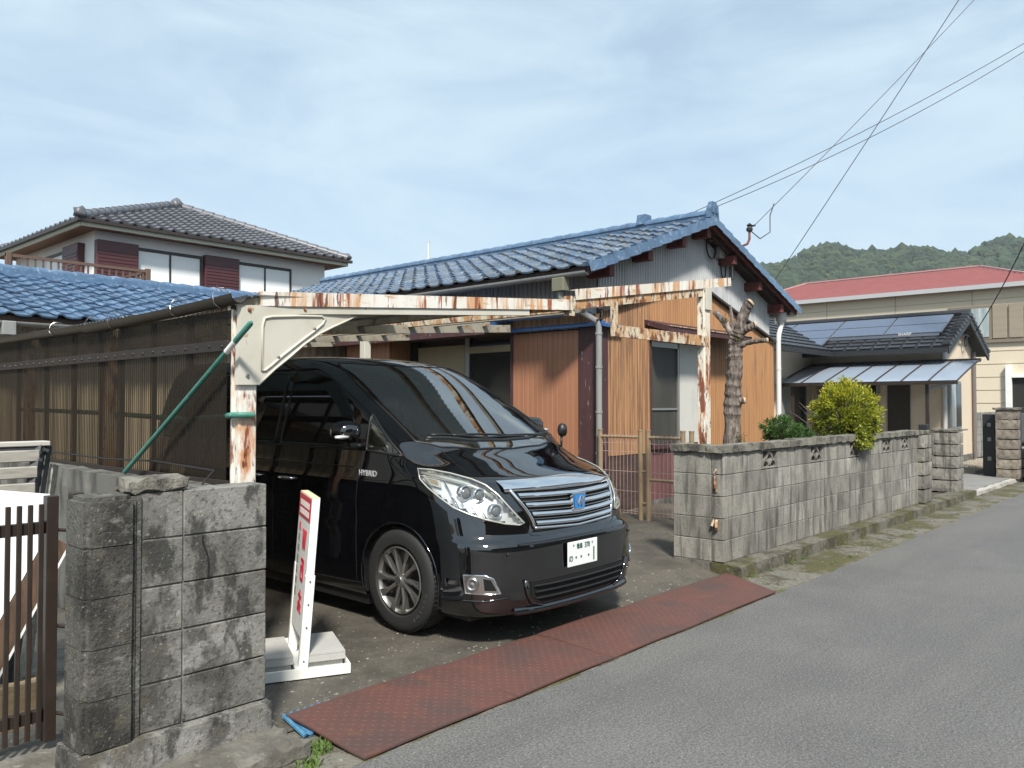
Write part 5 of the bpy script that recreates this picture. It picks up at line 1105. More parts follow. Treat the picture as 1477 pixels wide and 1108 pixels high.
def leafmat(name, c):
    m = mat(name, c, [(tuple(x*.6 for x in c), 25, .45, .6, .6)], rough=.5); b = m.node_tree.nodes['Principled BSDF']; b.inputs['Subsurface Weight'].default_value = 0
    t = m.node_tree; tl_ = N(t, 'ShaderNodeBsdfTranslucent'); tl_.inputs[0].default_value = (*[x*1.3 for x in c], 1); mx_ = N(t, 'ShaderNodeMixShader'); mx_.inputs[0].default_value = .35
    o = [n for n in t.nodes if n.type == 'OUTPUT_MATERIAL'][0]; t.links.new(b.outputs[0], mx_.inputs[1]); t.links.new(tl_.outputs[0], mx_.inputs[2]); t.links.new(mx_.outputs[0], o.inputs[0]); return m
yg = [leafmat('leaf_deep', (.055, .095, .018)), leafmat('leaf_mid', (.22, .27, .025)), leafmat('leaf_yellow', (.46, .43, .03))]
c = atY(1221, 600, 3.74)
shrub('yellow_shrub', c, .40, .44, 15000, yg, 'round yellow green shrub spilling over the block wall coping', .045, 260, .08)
c2 = atY(1243, 634, 3.50); lf2 = thing('yellow_shrub', (c2.x, c2.y+.3, .3), 'hanging side shoot of yellow green shrub draped down the wall face', 'shrub')
ms = [MB(), MB(), MB()]
for k in range(1500):
    q = c2+Vector((jit(.21), -random.random()*.11+.03, jit(.13)+.03)); i = random.choice((0, 1, 1, 2)); leaf(ms[i], q, rvec()*.9+Vector((0, -.5, -.2)), rvec(), random.uniform(.03, .06), .02)
for m_, mt in zip(ms, yg): m_.obj('foliage', mt, lf2, kind='stuff')
gr = [leafmat('leaf_g1', (.035, .085, .02)), leafmat('leaf_g2', (.07, .15, .03))]
c = atY(1127, 624, 5.6); shrub('green_shrub', c, .33, .25, 4200, gr, 'low fresh green shrub by the white downpipe', .05, 120, .08)
c = atY(1160, 633, 5.2); shrub('green_shrub', c, .30, .20, 2200, gr, 'small green shrub behind the block wall beside the yellow shrub', .045, 60, .08)
# bare twigs behind the yellow shrub
tw = MB(); b0 = atY(1185, 640, 4.6)
for k in range(16):
    p = [b0]; d = Vector((jit(.5), jit(.4), 1)).normalized()
    for j in range(6): p.append(p[-1]+d*.13); d = (d+Vector((jit(.35), jit(.35), jit(.1)))).normalized()
    tw.tube(p, [.008-.0011*i for i in range(7)], 5)
tw.tube([Vector((b0.x, b0.y, .08)), b0], .02, 6); tw.obj('bare_twigs', M['bark'], base=(b0.x, b0.y, .08), label='bare twiggy bush left of the yellow green shrub', category='bush')
# ---------------------------------------------------------------- other side of the street (behind the viewer, mirrored in the van)
ow = thing('block_wall', (5, -5, 0), 'plain grey block wall across the road', 'wall')
MB().box((-14, -5.1, 0), (26, -4.95, 1.3)).obj('panel', M['block'], ow)
oh = thing('house', (5, -10, 0), 'plain brown house across the road', 'house')
MB().box((-3, -12, 0), (9, -7.2, 4.9)).obj('wall', mat('brown_stucco', (.16, .12, .09), rough=.9), oh)
MB().prism([(-3.6, -12.6, 4.85), (-3.6, -6.6, 4.85), (-3.6, -9.6, 6.6)], (13.2, 0, 0)).obj('roof', M['blacktrim'], oh)
oh = thing('house', (18, -10, 0), 'plain grey house across the road', 'house')
MB().box((12.5, -12, 0), (24, -7.6, 3.2)).obj('wall', mat('grey_stucco', (.30, .29, .27), rough=.9), oh)
MB().prism([(11.9, -12.6, 3.15), (11.9, -7.0, 3.15), (11.9, -9.8, 4.7)], (12.7, 0, 0)).obj('roof', M['blacktrim'], oh)
# ---------------------------------------------------------------- black van
VX, VY, VZ = 4.48, 3.375, .026          # centre line, front, ground
van = thing('parked_van', (VX, VY, VZ), 'glossy black minivan with chrome grille parked under the carport', 'van')
M['paint'] = mat('black_paint', (.0022, .0022, .003), rough=.025, spec=.5, ior=2.0)
M['vglass'] = glassy('tinted_windscreen', (.55, .58, .54), .975, .01, ior=3.8)
M['pglass'] = glassy('privacy_glass', (.02, .02, .02), .5, .01, (.55, .55, .55))
M['tyre_mark'] = mat('tyre_mark', (.055, .055, .055), rough=.7)
M['tyre'] = mat('tyre_rubber', (.018, .018, .018), rough=.7)
M['interior'] = mat('beige_trim', (.42, .36, .25), rough=.7)
M['dash'] = mat('dark_dash', (.02, .02, .02), rough=.6)
M['lens'] = glassy('clear_lens', (.93, .95, .95), .94, .01)
M['reflector'] = mat('lamp_reflector', (.90, .91, .90), rough=.30, metal=.55)
M['lampbeige'] = mat('lamp_bezel', (.62, .61, .55), rough=.25, metal=.6)
M['alloy'] = mat('alloy_wheel', (.40, .39, .37), rough=.3, metal=.9)
M['seam'] = mat('panel_gap', (.0008, .0008, .0008), rough=.9)
# rows: z, front y at centre, bow, exponent, half width, rear y
KEY = [(.170, .20, .40, 3.1, .80, 4.62), (.185, .085, .44, 3.1, .86, 4.72), (.225, .028, .46, 3.1, .892, 4.78), (.30, .012, .47, 3.1, .905, 4.82), (.42, .000, .48, 3.1, .912, 4.85), (.55, .004, .49, 3.1, .915, 4.86), (.632, .006, .49, 3.1, .917, 4.86), (.660, .018, .495, 3.05, .917, 4.86),
       (.682, .050, .50, 2.9, .913, 4.855), (.73, .056, .51, 2.8, .914, 4.85), (.80, .060, .52, 2.65, .915, 4.85), (.92, .088, .55, 2.45, .911, 4.84), (1.00, .122, .60, 2.25, .905, 4.83), (1.04, .165, .64, 2.25, .899, 4.82), (1.08, .27, .64, 2.25, .892, 4.815), (1.122, .40, .60, 2.3, .886, 4.81), (1.168, .53, .52, 2.4, .879, 4.80), (1.205, .635, .42, 2.5, .874, 4.79),
       (1.28, .765, .34, 2.5, .862, 4.78), (1.42, 1.03, .29, 2.5, .832, 4.755), (1.56, 1.31, .27, 2.5, .80, 4.72), (1.70, 1.60, .27, 2.5, .765, 4.66), (1.79, 1.81, .30, 2.5, .735, 4.60), (1.845, 1.98, .36, 2.5, .695, 4.52), (1.875, 2.14, .44, 2.5, .62, 4.40), (1.893, 2.38, .5, 2.4, .47, 4.2), (1.900, 2.7, .45, 2.2, .24, 3.9), (1.902, 3.0, .2, 2.0, .02, 3.5)]
def zs(z): return z if z < 1.21 else 1.21+(z-1.21)*1.085
KEY = [(zs(k[0]),)+k[1:] for k in KEY]
KA = np.array(KEY); cum = np.concatenate([[0], np.cumsum(np.sqrt((np.diff(KA[:, 0])*1.5)**2+np.diff(KA[:, 1])**2+np.diff(KA[:, 4])**2)+.01)])
def pch(t, col):
    """Catmull-Rom through the key rows"""
    i = int(np.clip(np.searchsorted(cum, t)-1, 0, len(cum)-2)); h = cum[i+1]-cum[i]; s = (t-cum[i])/h; y = KA[:, col]
    def tg(k):
        if k == 0: return (y[1]-y[0])/(cum[1]-cum[0])
        if k == len(y)-1: return (y[-1]-y[-2])/(cum[-1]-cum[-2])
        a, b = (y[k]-y[k-1])/(cum[k]-cum[k-1]), (y[k+1]-y[k])/(cum[k+1]-cum[k])
        return 0 if a*b <= 0 else 2*a*b/(a+b)
    m0, m1 = tg(i)*h, tg(i+1)*h
    return (2*s**3-3*s**2+1)*y[i]+(s**3-2*s**2+s)*m0+(-2*s**3+3*s**2)*y[i+1]+(s**3-s**2)*m1
ts = np.linspace(0, cum[-1], 120)
rows = np.array([[pch(t, c) for c in range(6)] for t in ts])
NTH, NSD, NRR = 34, 70, 14
def slice_pts(z, yf, b, p, w, yr):
    out = []
    for k in range(NTH):
        th = math.pi/2*k/NTH; th = th if True else th; s_, c_ = math.sin(th), math.cos(th)
        x = w*s_**(2/p) if s_ > 0 else 0; y = yf+b*(1-c_**(2/p)); out.append((x, y))
    ya, yb = yf+b, max(yr-.22, yf+b+.05)
    for k in range(NSD): out.append((w, ya+(yb-ya)*k/NSD))
    for k in range(NRR+1):
        th = math.pi/2*k/NRR; x = w*max(0, math.cos(th))**(2/3.2); y = yb+(max(yr, yb+.02)-yb)*(math.sin(th)**(2/3.2)); out.append((x if k < NRR else 0, y))
    # side tumble: the flank is a touch narrower towards the nose and bulges along the doors
    res = []
    for x, y in out:
        f = 1-.042*sm((1.1-y)/1.1) if z < 1.25 else 1.0
        cr = .006*math.exp(-((z-.86)/.05)**2)*sm((y-1.0)/.3) if z < 1.2 else 0
        res.append(((x*f+cr*(x/w if w > 0 else 0)), y, z))
    return res
P = [slice_pts(*r) for r in rows]
vb = MB(); vb.grid(P, flip=False); half = len(vb.v); hf = list(vb.f)
vb.add([(-x, y, z) for x, y, z in vb.v], [tuple(reversed(f)) for f in hf])
bm = bmesh.new(); bv = [bm.verts.new(v) for v in vb.v]
for f in vb.f:
    try: bm.faces.new([bv[i] for i in f])
    except ValueError: pass
bmesh.ops.remove_doubles(bm, verts=bm.verts[:], dist=.0012)
bmesh.ops.recalc_face_normals(bm, faces=bm.faces[:])
for f in bm.faces: f.smooth = True
bvh = BVHTree.FromBMesh(bm)
CAML = CAM-Vector((VX, VY, VZ))
def hit(px, py):
    h = bvh.ray_cast(CAML, ray(px, py).normalized()); return h[0], h[1]
def side_hit(y, z, s=-1):
    h = bvh.ray_cast(Vector((s*2.0, y, z)), Vector((-s, 0, 0))); return h[0], h[1]
def front_hit(x, z):
    h = bvh.ray_cast(Vector((x, -1.0, z)), Vector((0, 1, 0))); return h[0], h[1]
from mathutils.geometry import delaunay_2d_cdt
def fill(poly, mapper, step, off, m=None, mirror=False):
    """fill a 2D outline with a fine triangle mesh and lay it on the body"""
    poly = [Vector(q) for q in poly]; dense = []
    for a, b in zip(poly, poly[1:]+poly[:1]):
        n = max(1, int((b-a).length/step))
        for k in range(n): dense.append(a.lerp(b, k/n))
    n = len(dense); pts = list(dense)
    xs_ = [q.x for q in poly]; ys_ = [q.y for q in poly]
    def inside(x, y):
        c = False
        for a, b in zip(poly, poly[1:]+poly[:1]):
            if (a.y > y) != (b.y > y) and x < (b.x-a.x)*(y-a.y)/(b.y-a.y)+a.x: c = not c
        return c
    y = min(ys_)+step/2; r = 0
    while y < max(ys_):
        x = min(xs_)+(step/2 if r % 2 else 0)
        while x < max(xs_):
            if inside(x, y) and min((Vector((x, y))-d).length for d in dense) > step*.45: pts.append(Vector((x, y)))
            x += step
        y += step*.87; r += 1
    v2, e2, f2, _, _, _ = delaunay_2d_cdt(pts, [(i, (i+1) % n) for i in range(n)], [], 1, 1e-6)
    m = m or MB(); vs = []
    for q in v2:
        h, nn = mapper(q.x, q.y)
        if h is None: return m
        if nn.dot(CAML-h) < 0 and mapper is hit: nn = -nn
        vs.append(h+nn*off)
    if f2:
        f2 = [list(f) for f in f2]; a_, b_, c_ = f2[0][:3]; nrm_ = (vs[b_]-vs[a_]).cross(vs[c_]-vs[a_]); hh, n0 = mapper(v2[a_].x, v2[a_].y)
        n0 = -n0 if (mapper is hit and n0.dot(CAML-hh) < 0) else n0
        if nrm_.dot(n0) < 0: f2 = [f[::-1] for f in f2]
    m.add(vs, [tuple(f) for f in f2])
    if mirror: m.add([(-v.x, v.y, v.z) for v in vs], [tuple(reversed(f)) for f in f2])
    return m
def vobj(mb, name, mt, parent=None, smooth=True):
    mb.v = [(x+VX, y+VY, z+VZ) for x, y, z in mb.v]; return mb.obj(name, mt, parent or van, smooth=smooth)
def surfline(pts2, mapper, r, n=14, off=0.0, mirror=False):
    q = []
    for a, b in zip(pts2, pts2[1:]):
        for k in range(n): 
            t = k/n; h, nn = mapper(a[0]+(b[0]-a[0])*t, a[1]+(b[1]-a[1])*t)
            if h is not None: q.append(h+nn*off)
    h, nn = mapper(*pts2[-1]); q.append(h+nn*off) if h is not None else None
    m = MB().tube(q, r, 6)
    if mirror: m.add([(-x, y, z) for x, y, z in m.v], [tuple(reversed(f)) for f in m.f])
    return m
# --- glass outlines
WS = [(478, 526), (520, 519), (575, 521), (625, 535), (668, 553), (705, 581), (745, 610), (795, 637), (740, 640), (700, 644), (655, 650), (632, 645), (590, 608), (548, 570), (515, 545)]
def plan_hit(x, y):
    h = bvh.ray_cast(Vector((x, y, 4.0)), Vector((0, 0, -1))); return h[0], h[1]
def ws_y(x, z_): return None
WSP = []
def edge_row(t, fr=0):  # windscreen outline in plan (x, y), right half then mirrored
    return t
bot = [(0, .655), (.35, .685), (.60, .77), (.745, .89)]; top = [(.60, 1.99), (.35, 1.885), (0, 1.855)]; side_ = [(.735, 1.05), (.715, 1.35), (.685, 1.65), (.645, 1.86)]
RH = bot+side_+top
WSP = RH+[(-x, y) for x, y in reversed(RH) if x > 0]
DW = [(1.38, 1.235), (1.42, 1.36), (1.62, 1.57), (1.83, 1.70), (2.10, 1.755), (2.34, 1.755), (2.38, 1.235)]       # front door window (y, z)
QW = [(.93, 1.205), (1.27, 1.215), (1.28, 1.43)]                                                                    # quarter light
SW = [(2.46, 1.235), (2.44, 1.755), (3.42, 1.755), (3.46, 1.235)]
RW = [(3.55, 1.235), (3.52, 1.755), (4.25, 1.72), (4.42, 1.50), (4.44, 1.235)]
QW[2] = (1.28, 1.45); QW[0] = (.90, 1.19)
DW, QW, SW, RW = [[(y, zs(z)) for y, z in q] for q in (DW, QW, SW, RW)]
def shrink(poly, d):
    c = sum((Vector(p) for p in poly), Vector((0, 0)))/len(poly); return [tuple(Vector(p)+(c-Vector(p)).normalized()*d) for p in poly]
def inpoly(x, y, poly):
    c = False
    for a, b in zip(poly, poly[1:]+poly[:1]):
        if (a[1] > y) != (b[1] > y) and x < (b[0]-a[0])*(y-a[1])/(b[1]-a[1])+a[0]: c = not c
    return c
HLs = []
wsS = shrink(WSP, .02); sS = [shrink(q, .015) for q in (DW, QW, SW, RW)]
FWY, RWY, WR, WZ = .885, 3.835, .352, .352
# glass pieces are made while the body is still whole
gl_ws = fill(WSP, plan_hit, .04, .002)
gl_side = []
for q, nm in ((DW, 'door_window'), (QW, 'quarter_window'), (SW, 'door_window'), (RW, 'rear_window')):
    for s in (-1, 1): gl_side.append((nm, q, s, fill(q, lambda y, z, s=s: side_hit(y, z, s), .04, .002)))
# headlamps from the picture outline
HL = [(603, 677), (622, 679), (650, 684.5), (680, 692.5), (700, 701), (718, 715), (736, 735), (755.5, 754.5), (748, 757.5), (728, 756), (700, 750), (676, 742), (655, 733), (636, 719), (618, 704), (607, 692)]
HLs = shrink(HL, 2.5)
hl_shell = fill(HL, hit, 3.2, .012); hl_base = fill(HL, hit, 3.2, -.045)
hl_rim = [hit(*q) for q in HL]
parts = []
# remove body skin under glass and lamps and round the wheels
kill = []
for f in bm.faces:
    c = f.calc_center_median(); n = f.normal
    if abs(n.x) > .75 and any(inpoly(c.y, c.z, q) for q in sS): kill.append(f)
    elif c.z > 1.2 and n.y < -.3 and abs(n.x) < .8 and inpoly(c.x, c.y, wsS): kill.append(f)
    elif abs(c.x) > .55 and n.z < .5 and any(math.hypot(c.y-wy_, c.z-WZ) < .385 for wy_ in (FWY, RWY)): kill.append(f)
    elif c.z < .172: kill.append(f)
    elif .6 < c.z < 1.15 and c.y < 1.0:
        q = Vector((-abs(c.x), c.y, c.z))-CAML; dz_ = q.dot(FW)
        if inpoly(CX+F*q.dot(RT)/dz_, CY-F*q.dot(UP)/dz_, HLs): kill.append(f)
bmesh.ops.delete(bm, geom=kill, context='FACES')
body = MB().bm(bm, free=False); vobj(body, 'body', M['paint'])
vobj(gl_ws, 'windscreen', M['vglass'])
for nm, q, s, g in gl_side:
    o = vobj(g, nm, M['vglass'] if nm == 'quarter_window' else M['pglass'])
    fr_ = surfline(list(q)+[q[0]], lambda y, z, s=s: side_hit(y, z, s), .009, 10, .001)
    vobj(fr_, 'window_trim', M['black_plastic'], o)
vobj(surfline(WSP+[WSP[0]], plan_hit, .008, 8, .0), 'windscreen_seal', M['black_plastic'])
# wheel arches
for wy_ in (FWY, RWY):
    for s in (-1, 1):
        arc = []
        for a in np.linspace(-.35, math.pi+.35, 40):
            y, z = wy_+.388*math.cos(a), WZ+.388*math.sin(a)
            if z < .19: continue
            h, n = side_hit(y, z, s)
            if h is None: continue
            arc.append(h)
        if len(arc) < 4: continue
        m = MB().tube(arc, .006, 8); vobj(m, 'arch_lip', M['paint'])
        Pw = [[(h.x, h.y, h.z) for h in arc], [(s*.60, h.y, h.z) for h in arc]]
        vobj(MB().grid(Pw), 'wheel_well', M['black_plastic'])
vobj(MB().box((-.80, .30, .16), (.80, 4.6, .21)), 'underbody', M['black_plastic'], smooth=False)
vobj(MB().box((-.58, .45, .21), (.58, 1.3, .75)), 'engine_block', M['seam'], smooth=False)
vobj(MB().box((-.85, 1.27, .12), (-.78, 3.43, .23)), 'sill', M['black_plastic'], smooth=False)
# --- wheels
WK = .352/.338
TP = [(r*WK, a) for r, a in [(.215, -.085), (.235, -.112), (.285, -.118), (.318, -.108), (.335, -.085), (.338, -.05), (.338, .05), (.335, .085), (.318, .108), (.285, .118), (.235, .112), (.215, .085)]]
def wheel(s, y):
    cx = s*(.905-.118); w = bpy.data.objects.new('wheel', None); COL.objects.link(w); w.parent = van; w.location = (cx, y, WZ)
    o = -1 if s < 0 else 1
    t = MB().lathe([(r, a*o) for r, a in TP], (0, 0, 0), 'x', 56)
    def sub(mb, name, mt, sm_=True):
        ob = bpy.data.objects.new(name, mb.mesh(name, mt, sm_)); COL.objects.link(ob); ob.parent = w; return ob
    sub(t, 'tyre', M['tyre'], 40)
    tb = MB()
    for k in range(72):
        a = 2*math.pi*k/72
        for zz in (-.075, .075): tb.beam((zz-.03, .3525*math.cos(a), .3525*math.sin(a)), (zz+.03, .3525*math.cos(a+.03), .3525*math.sin(a+.03)), .004, .004)
    sub(tb, 'tread_sipes', M['seam'], False)['kind'] = 'stuff'
    rim = MB().lathe([(.218, .112*o), (.226, .108*o), (.222, .098*o), (.205, .085*o), (.200, .02*o), (.206, -.06*o)], (0, 0, 0), 'x', 56)
    sub(rim, 'rim', M['alloy'], 40)
    sub(MB().lathe([(0, .03*o), (.20, .03*o)], (0, 0, 0), 'x', 30), 'brake_disc', mat('brake_black', (.02, .02, .02), rough=.6) if 'brake_black' not in bpy.data.materials else bpy.data.materials['brake_black'])  # flat disc in one near-black tone behind the spokes
    for k in range(10):
        a0 = 2*math.pi*k/10; sp_m = MB(); c, si = math.cos, math.sin
        def pt(r, da, x): return (x*o, r*c(a0+da), r*si(a0+da))
        tw_ = .12 if k % 2 else -.05
        top_ = [pt(.045, -.34, .092), pt(.045, .34, .092), pt(.13, .10+tw_*.3, .094), pt(.222, .145+tw_*.5, .106), pt(.222, -.09+tw_*.5, .106), pt(.13, -.085+tw_*.3, .094)]
        bot_ = [(q[0]-.03*o, q[1], q[2]) for q in top_]; n_ = len(top_)
        rid = [pt(.05, .02, .099), pt(.13, .015+tw_*.3, .101), pt(.214, .04+tw_*.5, .110)]
        sp_m.add(top_+bot_+rid, [(0, 12, 13, 5), (5, 13, 14, 4), (12, 1, 2, 13), (13, 2, 3, 14)]+[(i, i+n_, (i+1) % n_+n_, (i+1) % n_) for i in range(n_)])
        sub(sp_m, 'spoke', M['alloy'], False)
    sub(MB().lathe([(0, .112*o), (.026, .112*o), (.033, .104*o), (.052, .096*o), (.058, .06*o)], (0, 0, 0), 'x', 30), 'hub_cap', M['alloy'], 40)
    if s < 0:
        for k, ch_ in enumerate('DUNLOP'):
            f_ = math.radians(-12-8.5*k); me_ = text_mesh(ch_, .032, 'tyre_letter'); me_.materials.append(M['tyre_mark'])
            tx, ou = Vector((0, -math.sin(f_), -math.cos(f_))), Vector((0, -math.cos(f_), math.sin(f_))); lo_ = bpy.data.objects.new('tyre_letter', me_); COL.objects.link(lo_); lo_.parent = w
            lo_.rotation_euler = Matrix((tx, ou, Vector((-1, 0, 0)))).transposed().to_euler(); lo_.location = ou*.292+Vector((-.1195, 0, 0))
    for k in range(5):
        a = 2*math.pi*(k+.5)/5; sub(MB().lathe([(0, .098*o), (.009, .098*o), (.011, .085*o)], (0, .047*math.cos(a), .047*math.sin(a)), 'x', 8), 'wheel_nut', M['dash'], False)
for s in (-1, 1):
    for y in (FWY, RWY): wheel(s, y)
# --- headlamps
def lamp(mir):
    fl = (lambda m: m) if not mir else (lambda m: (setattr(m, 'v', [(-x, y, z) for x, y, z in m.v]), m)[1])
    cp_ = lambda m: MB().add(list(m.v), list(m.f))
    h = bpy.data.objects.new('headlamp', fl(cp_(hl_shell)).mesh('headlamp', M['lens'], True)); COL.objects.link(h); h.parent = van
    def sub(mb, name, mt, sm_=True):
        fl(mb); ob = bpy.data.objects.new(name, mb.mesh(name, mt, sm_)); COL.objects.link(ob); ob.parent = h; return ob
    sub(cp_(hl_base), 'reflector', M['reflector'])
    rim_o = [p+n*.010 for p, n in hl_rim]; rim_i = [p-n*.05 for p, n in hl_rim]; sub(MB().grid([rim_o+[rim_o[0]], rim_i+[rim_i[0]]]), 'bezel', M['lampbeige'])
    sub(MB().tube(rim_o, .006, 6, closed=True), 'lens_edge', M['lampbeige'])
    def lp(px, py, d):
        p, n = hit0(px, py); return p+n*d
    # upper trim strip, side indicator, divider ribs, two lamps
    sub(MB().tube([lp(x, y, -.012) for x, y in ((607, 681), (640, 687), (672, 696), (697, 707), (712, 717))], [.010, .012, .014, .014, .010], 8), 'trim_strip', M['lampbeige'])
    sub(fill([(610, 684), (634, 690), (636, 702), (618, 697)], hit0, 3, -.020), 'side_indicator', M['lampbeige'])
    sub(fill([(616, 688), (630, 691), (631, 698), (620, 695)], hit0, 3, -.016), 'indicator_lens', mat('smoked_amber', (.20, .15, .08), rough=.2) if 'smoked_amber' not in bpy.data.materials else bpy.data.materials['smoked_amber'])
    for a, b in (((640, 693), (660, 730)), ((664, 722), (676, 741)), ((678, 727), (690, 746)), ((690, 728), (703, 749)), ((650, 716), (662, 734))): sub(MB().tube([lp(*a, -.02), lp((a[0]+b[0])/2, (a[1]+b[1])/2, -.014), lp(*b, -.02)], .005, 6), 'reflector_rib', M['chrome'])
    for (x, y, r, dk) in ((714.5, 736.5, .042, .5), (670, 709, .045, .3), (690, 712, .040, .8)):
        p = lp(x, y, -.020); n = (-ray(x, y)*Vector((1, 1, .3))).normalized(); n = Vector((-.25, -.95, .1)).normalized(); a = n.cross(Vector((0, 0, 1))).normalized(); b = n.cross(a)
        def ring(r_, d_): return [p+n*d_+(a*math.cos(t)+b*math.sin(t))*r_ for t in np.linspace(0, 6.2832, 25)]
        sub(MB().grid([ring(r*1.15, -.02), ring(r*1.1, .022), ring(r*.92, .024), ring(r*.88, .0)]), 'lamp_ring', M['chrome'])
        sub(MB().grid([ring(r*.88, .004), ring(r*.7, .018), ring(r*.35, .026), ring(.001, .028)]), 'projector_lens', mat('projector_glass', (.10, .11, .11), rough=.03, spec=1.0) if 'projector_glass' not in bpy.data.materials else bpy.data.materials['projector_glass'])
bvh0 = bvh
hit0 = hit
lamp(False); lamp(True)
# --- grille, in front view coordinates (x, z)
def fp(x, z, off): 
    h, n = front_hit(x, z); return h+n*off
def gx(z): return .535-.115*sm((1.02-z)/.30)      # half width of the grille opening
GP = [(-gx(1.0), 1.005), (0, 1.02), (gx(1.0), 1.005), (gx(.72), .74), (.2, .72), (0, .715), (-.2, .72), (-gx(.72), .74)]
vobj(fill(GP, front_hit, .035, .003), 'grille_mesh', M['seam'])
def bar(z, zc, xe, r0, r1, name, mt, off=.016):
    """horizontal bar bowing up or down to zc at the centre"""
    m = MB(); Pb = []
    for x in np.linspace(-xe, xe, 41):
        zz = z+(zc-z)*(1-abs(x)/xe); p = fp(x, zz, off); Pb.append([p+Vector((0, .012, r0)), p+Vector((0, .002, r0*.75)), p+Vector((0, -.011, -r1*.45)), p+Vector((0, -.004, -r1*.9)), p+Vector((0, .014, -r1))])
    return vobj(m.grid(Pb), name, mt)
for z, zc in ((.935, .928), (.877, .865), (.820, .805), (.764, .748)): bar(z, zc, gx(z)-.012, .017, .015, 'grille_bar', M['chrome'])
for z, zc in ((.905, .897), (.848, .835), (.792, .777)): bar(z, zc, gx(z)-.012, .003, .003, 'grille_bar', M['satin'], .004)
# chrome top moulding, wide with a fold
m = MB(); Pm = []
for x in np.linspace(-.575, .575, 41):
    k = abs(x)/.575; a, b, c_ = fp(x, 1.034-.004*k+.010*(1-k), .006), fp(x, 1.000-.006*k, .022), fp(x, .966-.004*k, .014); Pm.append([a+Vector((0, .01, .004)), a, b, fp(x, .988-.006*k, .024), c_, c_+Vector((0, .016, -.004))])
vobj(m.grid(Pm), 'grille_moulding', M['chrome'])
for s in (-1, 1):
    vobj(MB().tube([fp(s*(gx(z)+.008), z, .010) for z in np.linspace(.985, .735, 14)], [.012]*14, 8), 'grille_frame', M['chrome'])
vobj(MB().tube([fp(x, .733-.020*(1-abs(x)/.43), .012) for x in np.linspace(-.43, .43, 30)], .011, 8), 'grille_frame', M['chrome'])
for k in range(-6, 7):
    if k: x = k*.072; vobj(MB().beam(fp(x*.95, .745, .004), fp(x*1.1, .955, .004), .006, .012), 'grille_fin', M['dash'], smooth=False)
# emblem: blue backed chrome badge
ec = fp(0, .868, .04)
def eb(pts, d0, d1): return MB().prism([ec+Vector((x, -d0, z)) for x, z in pts], (0, -(d1-d0), 0))
vobj(eb([(-.075, .055), (.075, .055), (.062, -.055), (.045, -.062), (-.045, -.062), (-.062, -.055)], -.02, .0), 'emblem', M['chrome'], smooth=False)
vobj(eb([(-.060, .045), (.060, .045), (.050, -.044), (.040, -.050), (-.040, -.050), (-.050, -.044)], .001, .006), 'emblem_field', mat('badge_blue', (.01, .22, .62), rough=.15, coat=1), smooth=False)
em = MB()
for a, b in (((-.045, .03), (-.020, -.030)), ((-.020, -.030), (.018, .034)), ((.018, .034), (.010, -.036)), ((.010, -.036), (.045, .028))): em.beam(ec+Vector((a[0], -.008, a[1])), ec+Vector((b[0], -.008, b[1])), .006, .012, up=(0, 0, 1) if abs(a[0]-b[0]) > abs(a[1]-b[1]) else (1, 0, 0))
vobj(em, 'emblem_mark', M['chrome'], smooth=False)
# --- bumper: crease, lower intake, lip, fog lamps
bar(.640, .640, .60, .010, .004, 'bumper_crease', M['paint'], .006)
LI = [(-.52, .40), (.52, .40), (.50, .30), (.40, .255), (-.40, .255), (-.50, .30)]
vobj(fill(LI, front_hit, .04, .004), 'lower_intake', M['seam'])
for z in (.375, .335, .292): bar(z, z-.004, .49-.3*(.375-z), .006, .005, 'intake_slat', M['black_plastic'], .010)
bar(.235, .228, .62, .020, .030, 'bumper_lip', M['paint'], .014)
for s in (-1, 1):
    vobj(MB().tube([fp(s*x, z, .006) for x, z in ((.56, .42), (.535, .33), (.50, .27), (.40, .238))], [.016, .015, .014, .010], 8), 'intake_frame', M['paint'])
FG = [(669, 829), (701, 831), (711, 835), (722, 856), (706, 857.5), (672, 855.5)]
def tagmir(mk, name, mt, parent=None, sm_=True):
    for mir in (False, True):
        m_ = mk()
        if mir: m_.v = [(-x, y, z) for x, y, z in m_.v]; m_.f = [tuple(reversed(f)) for f in m_.f]
        vobj(m_, name, mt, parent, sm_)
tagmir(lambda: fill(FG, hit, 3, .006), 'fog_lamp', M['satin'])
tagmir(lambda: MB().tube([(lambda h: h[0]+h[1]*.008)(hit(x, y)) for x, y in FG], .007, 6, closed=True), 'fog_lamp_frame', M['chrome'])
tagmir(lambda: fill([(697, 835), (708, 837), (716, 852), (699, 852)], hit, 3, .010), 'fog_lamp_vent', M['seam'])
def fogbulb():
    h, n = hit(682, 843); m_ = MB(); a = n.cross(Vector((0, 0, 1))).normalized(); b = n.cross(a); r = .043
    rg = lambda rr, d: [h+n*d+(a*math.cos(t)+b*math.sin(t))*rr for t in np.linspace(0, 6.2832, 22)]
    return m_.grid([rg(r, .006), rg(r*.97, .016), rg(r*.75, .022), rg(r*.70, .012), rg(r*.3, .02), rg(.001, .022)])
tagmir(fogbulb, 'fog_lamp_bulb', M['satin'])
tagmir(lambda: MB().tube([(lambda h: h[0]+h[1]*.003)(hit(x, y)) for x, y in ((731, 800), (733, 800))], .012, 8), 'parking_sensor', M['dash'])
tagmir(lambda: surfline([(664, 866), (700, 868), (735, 862)], hit, .008, 8, .002), 'bumper_crease', M['paint'])
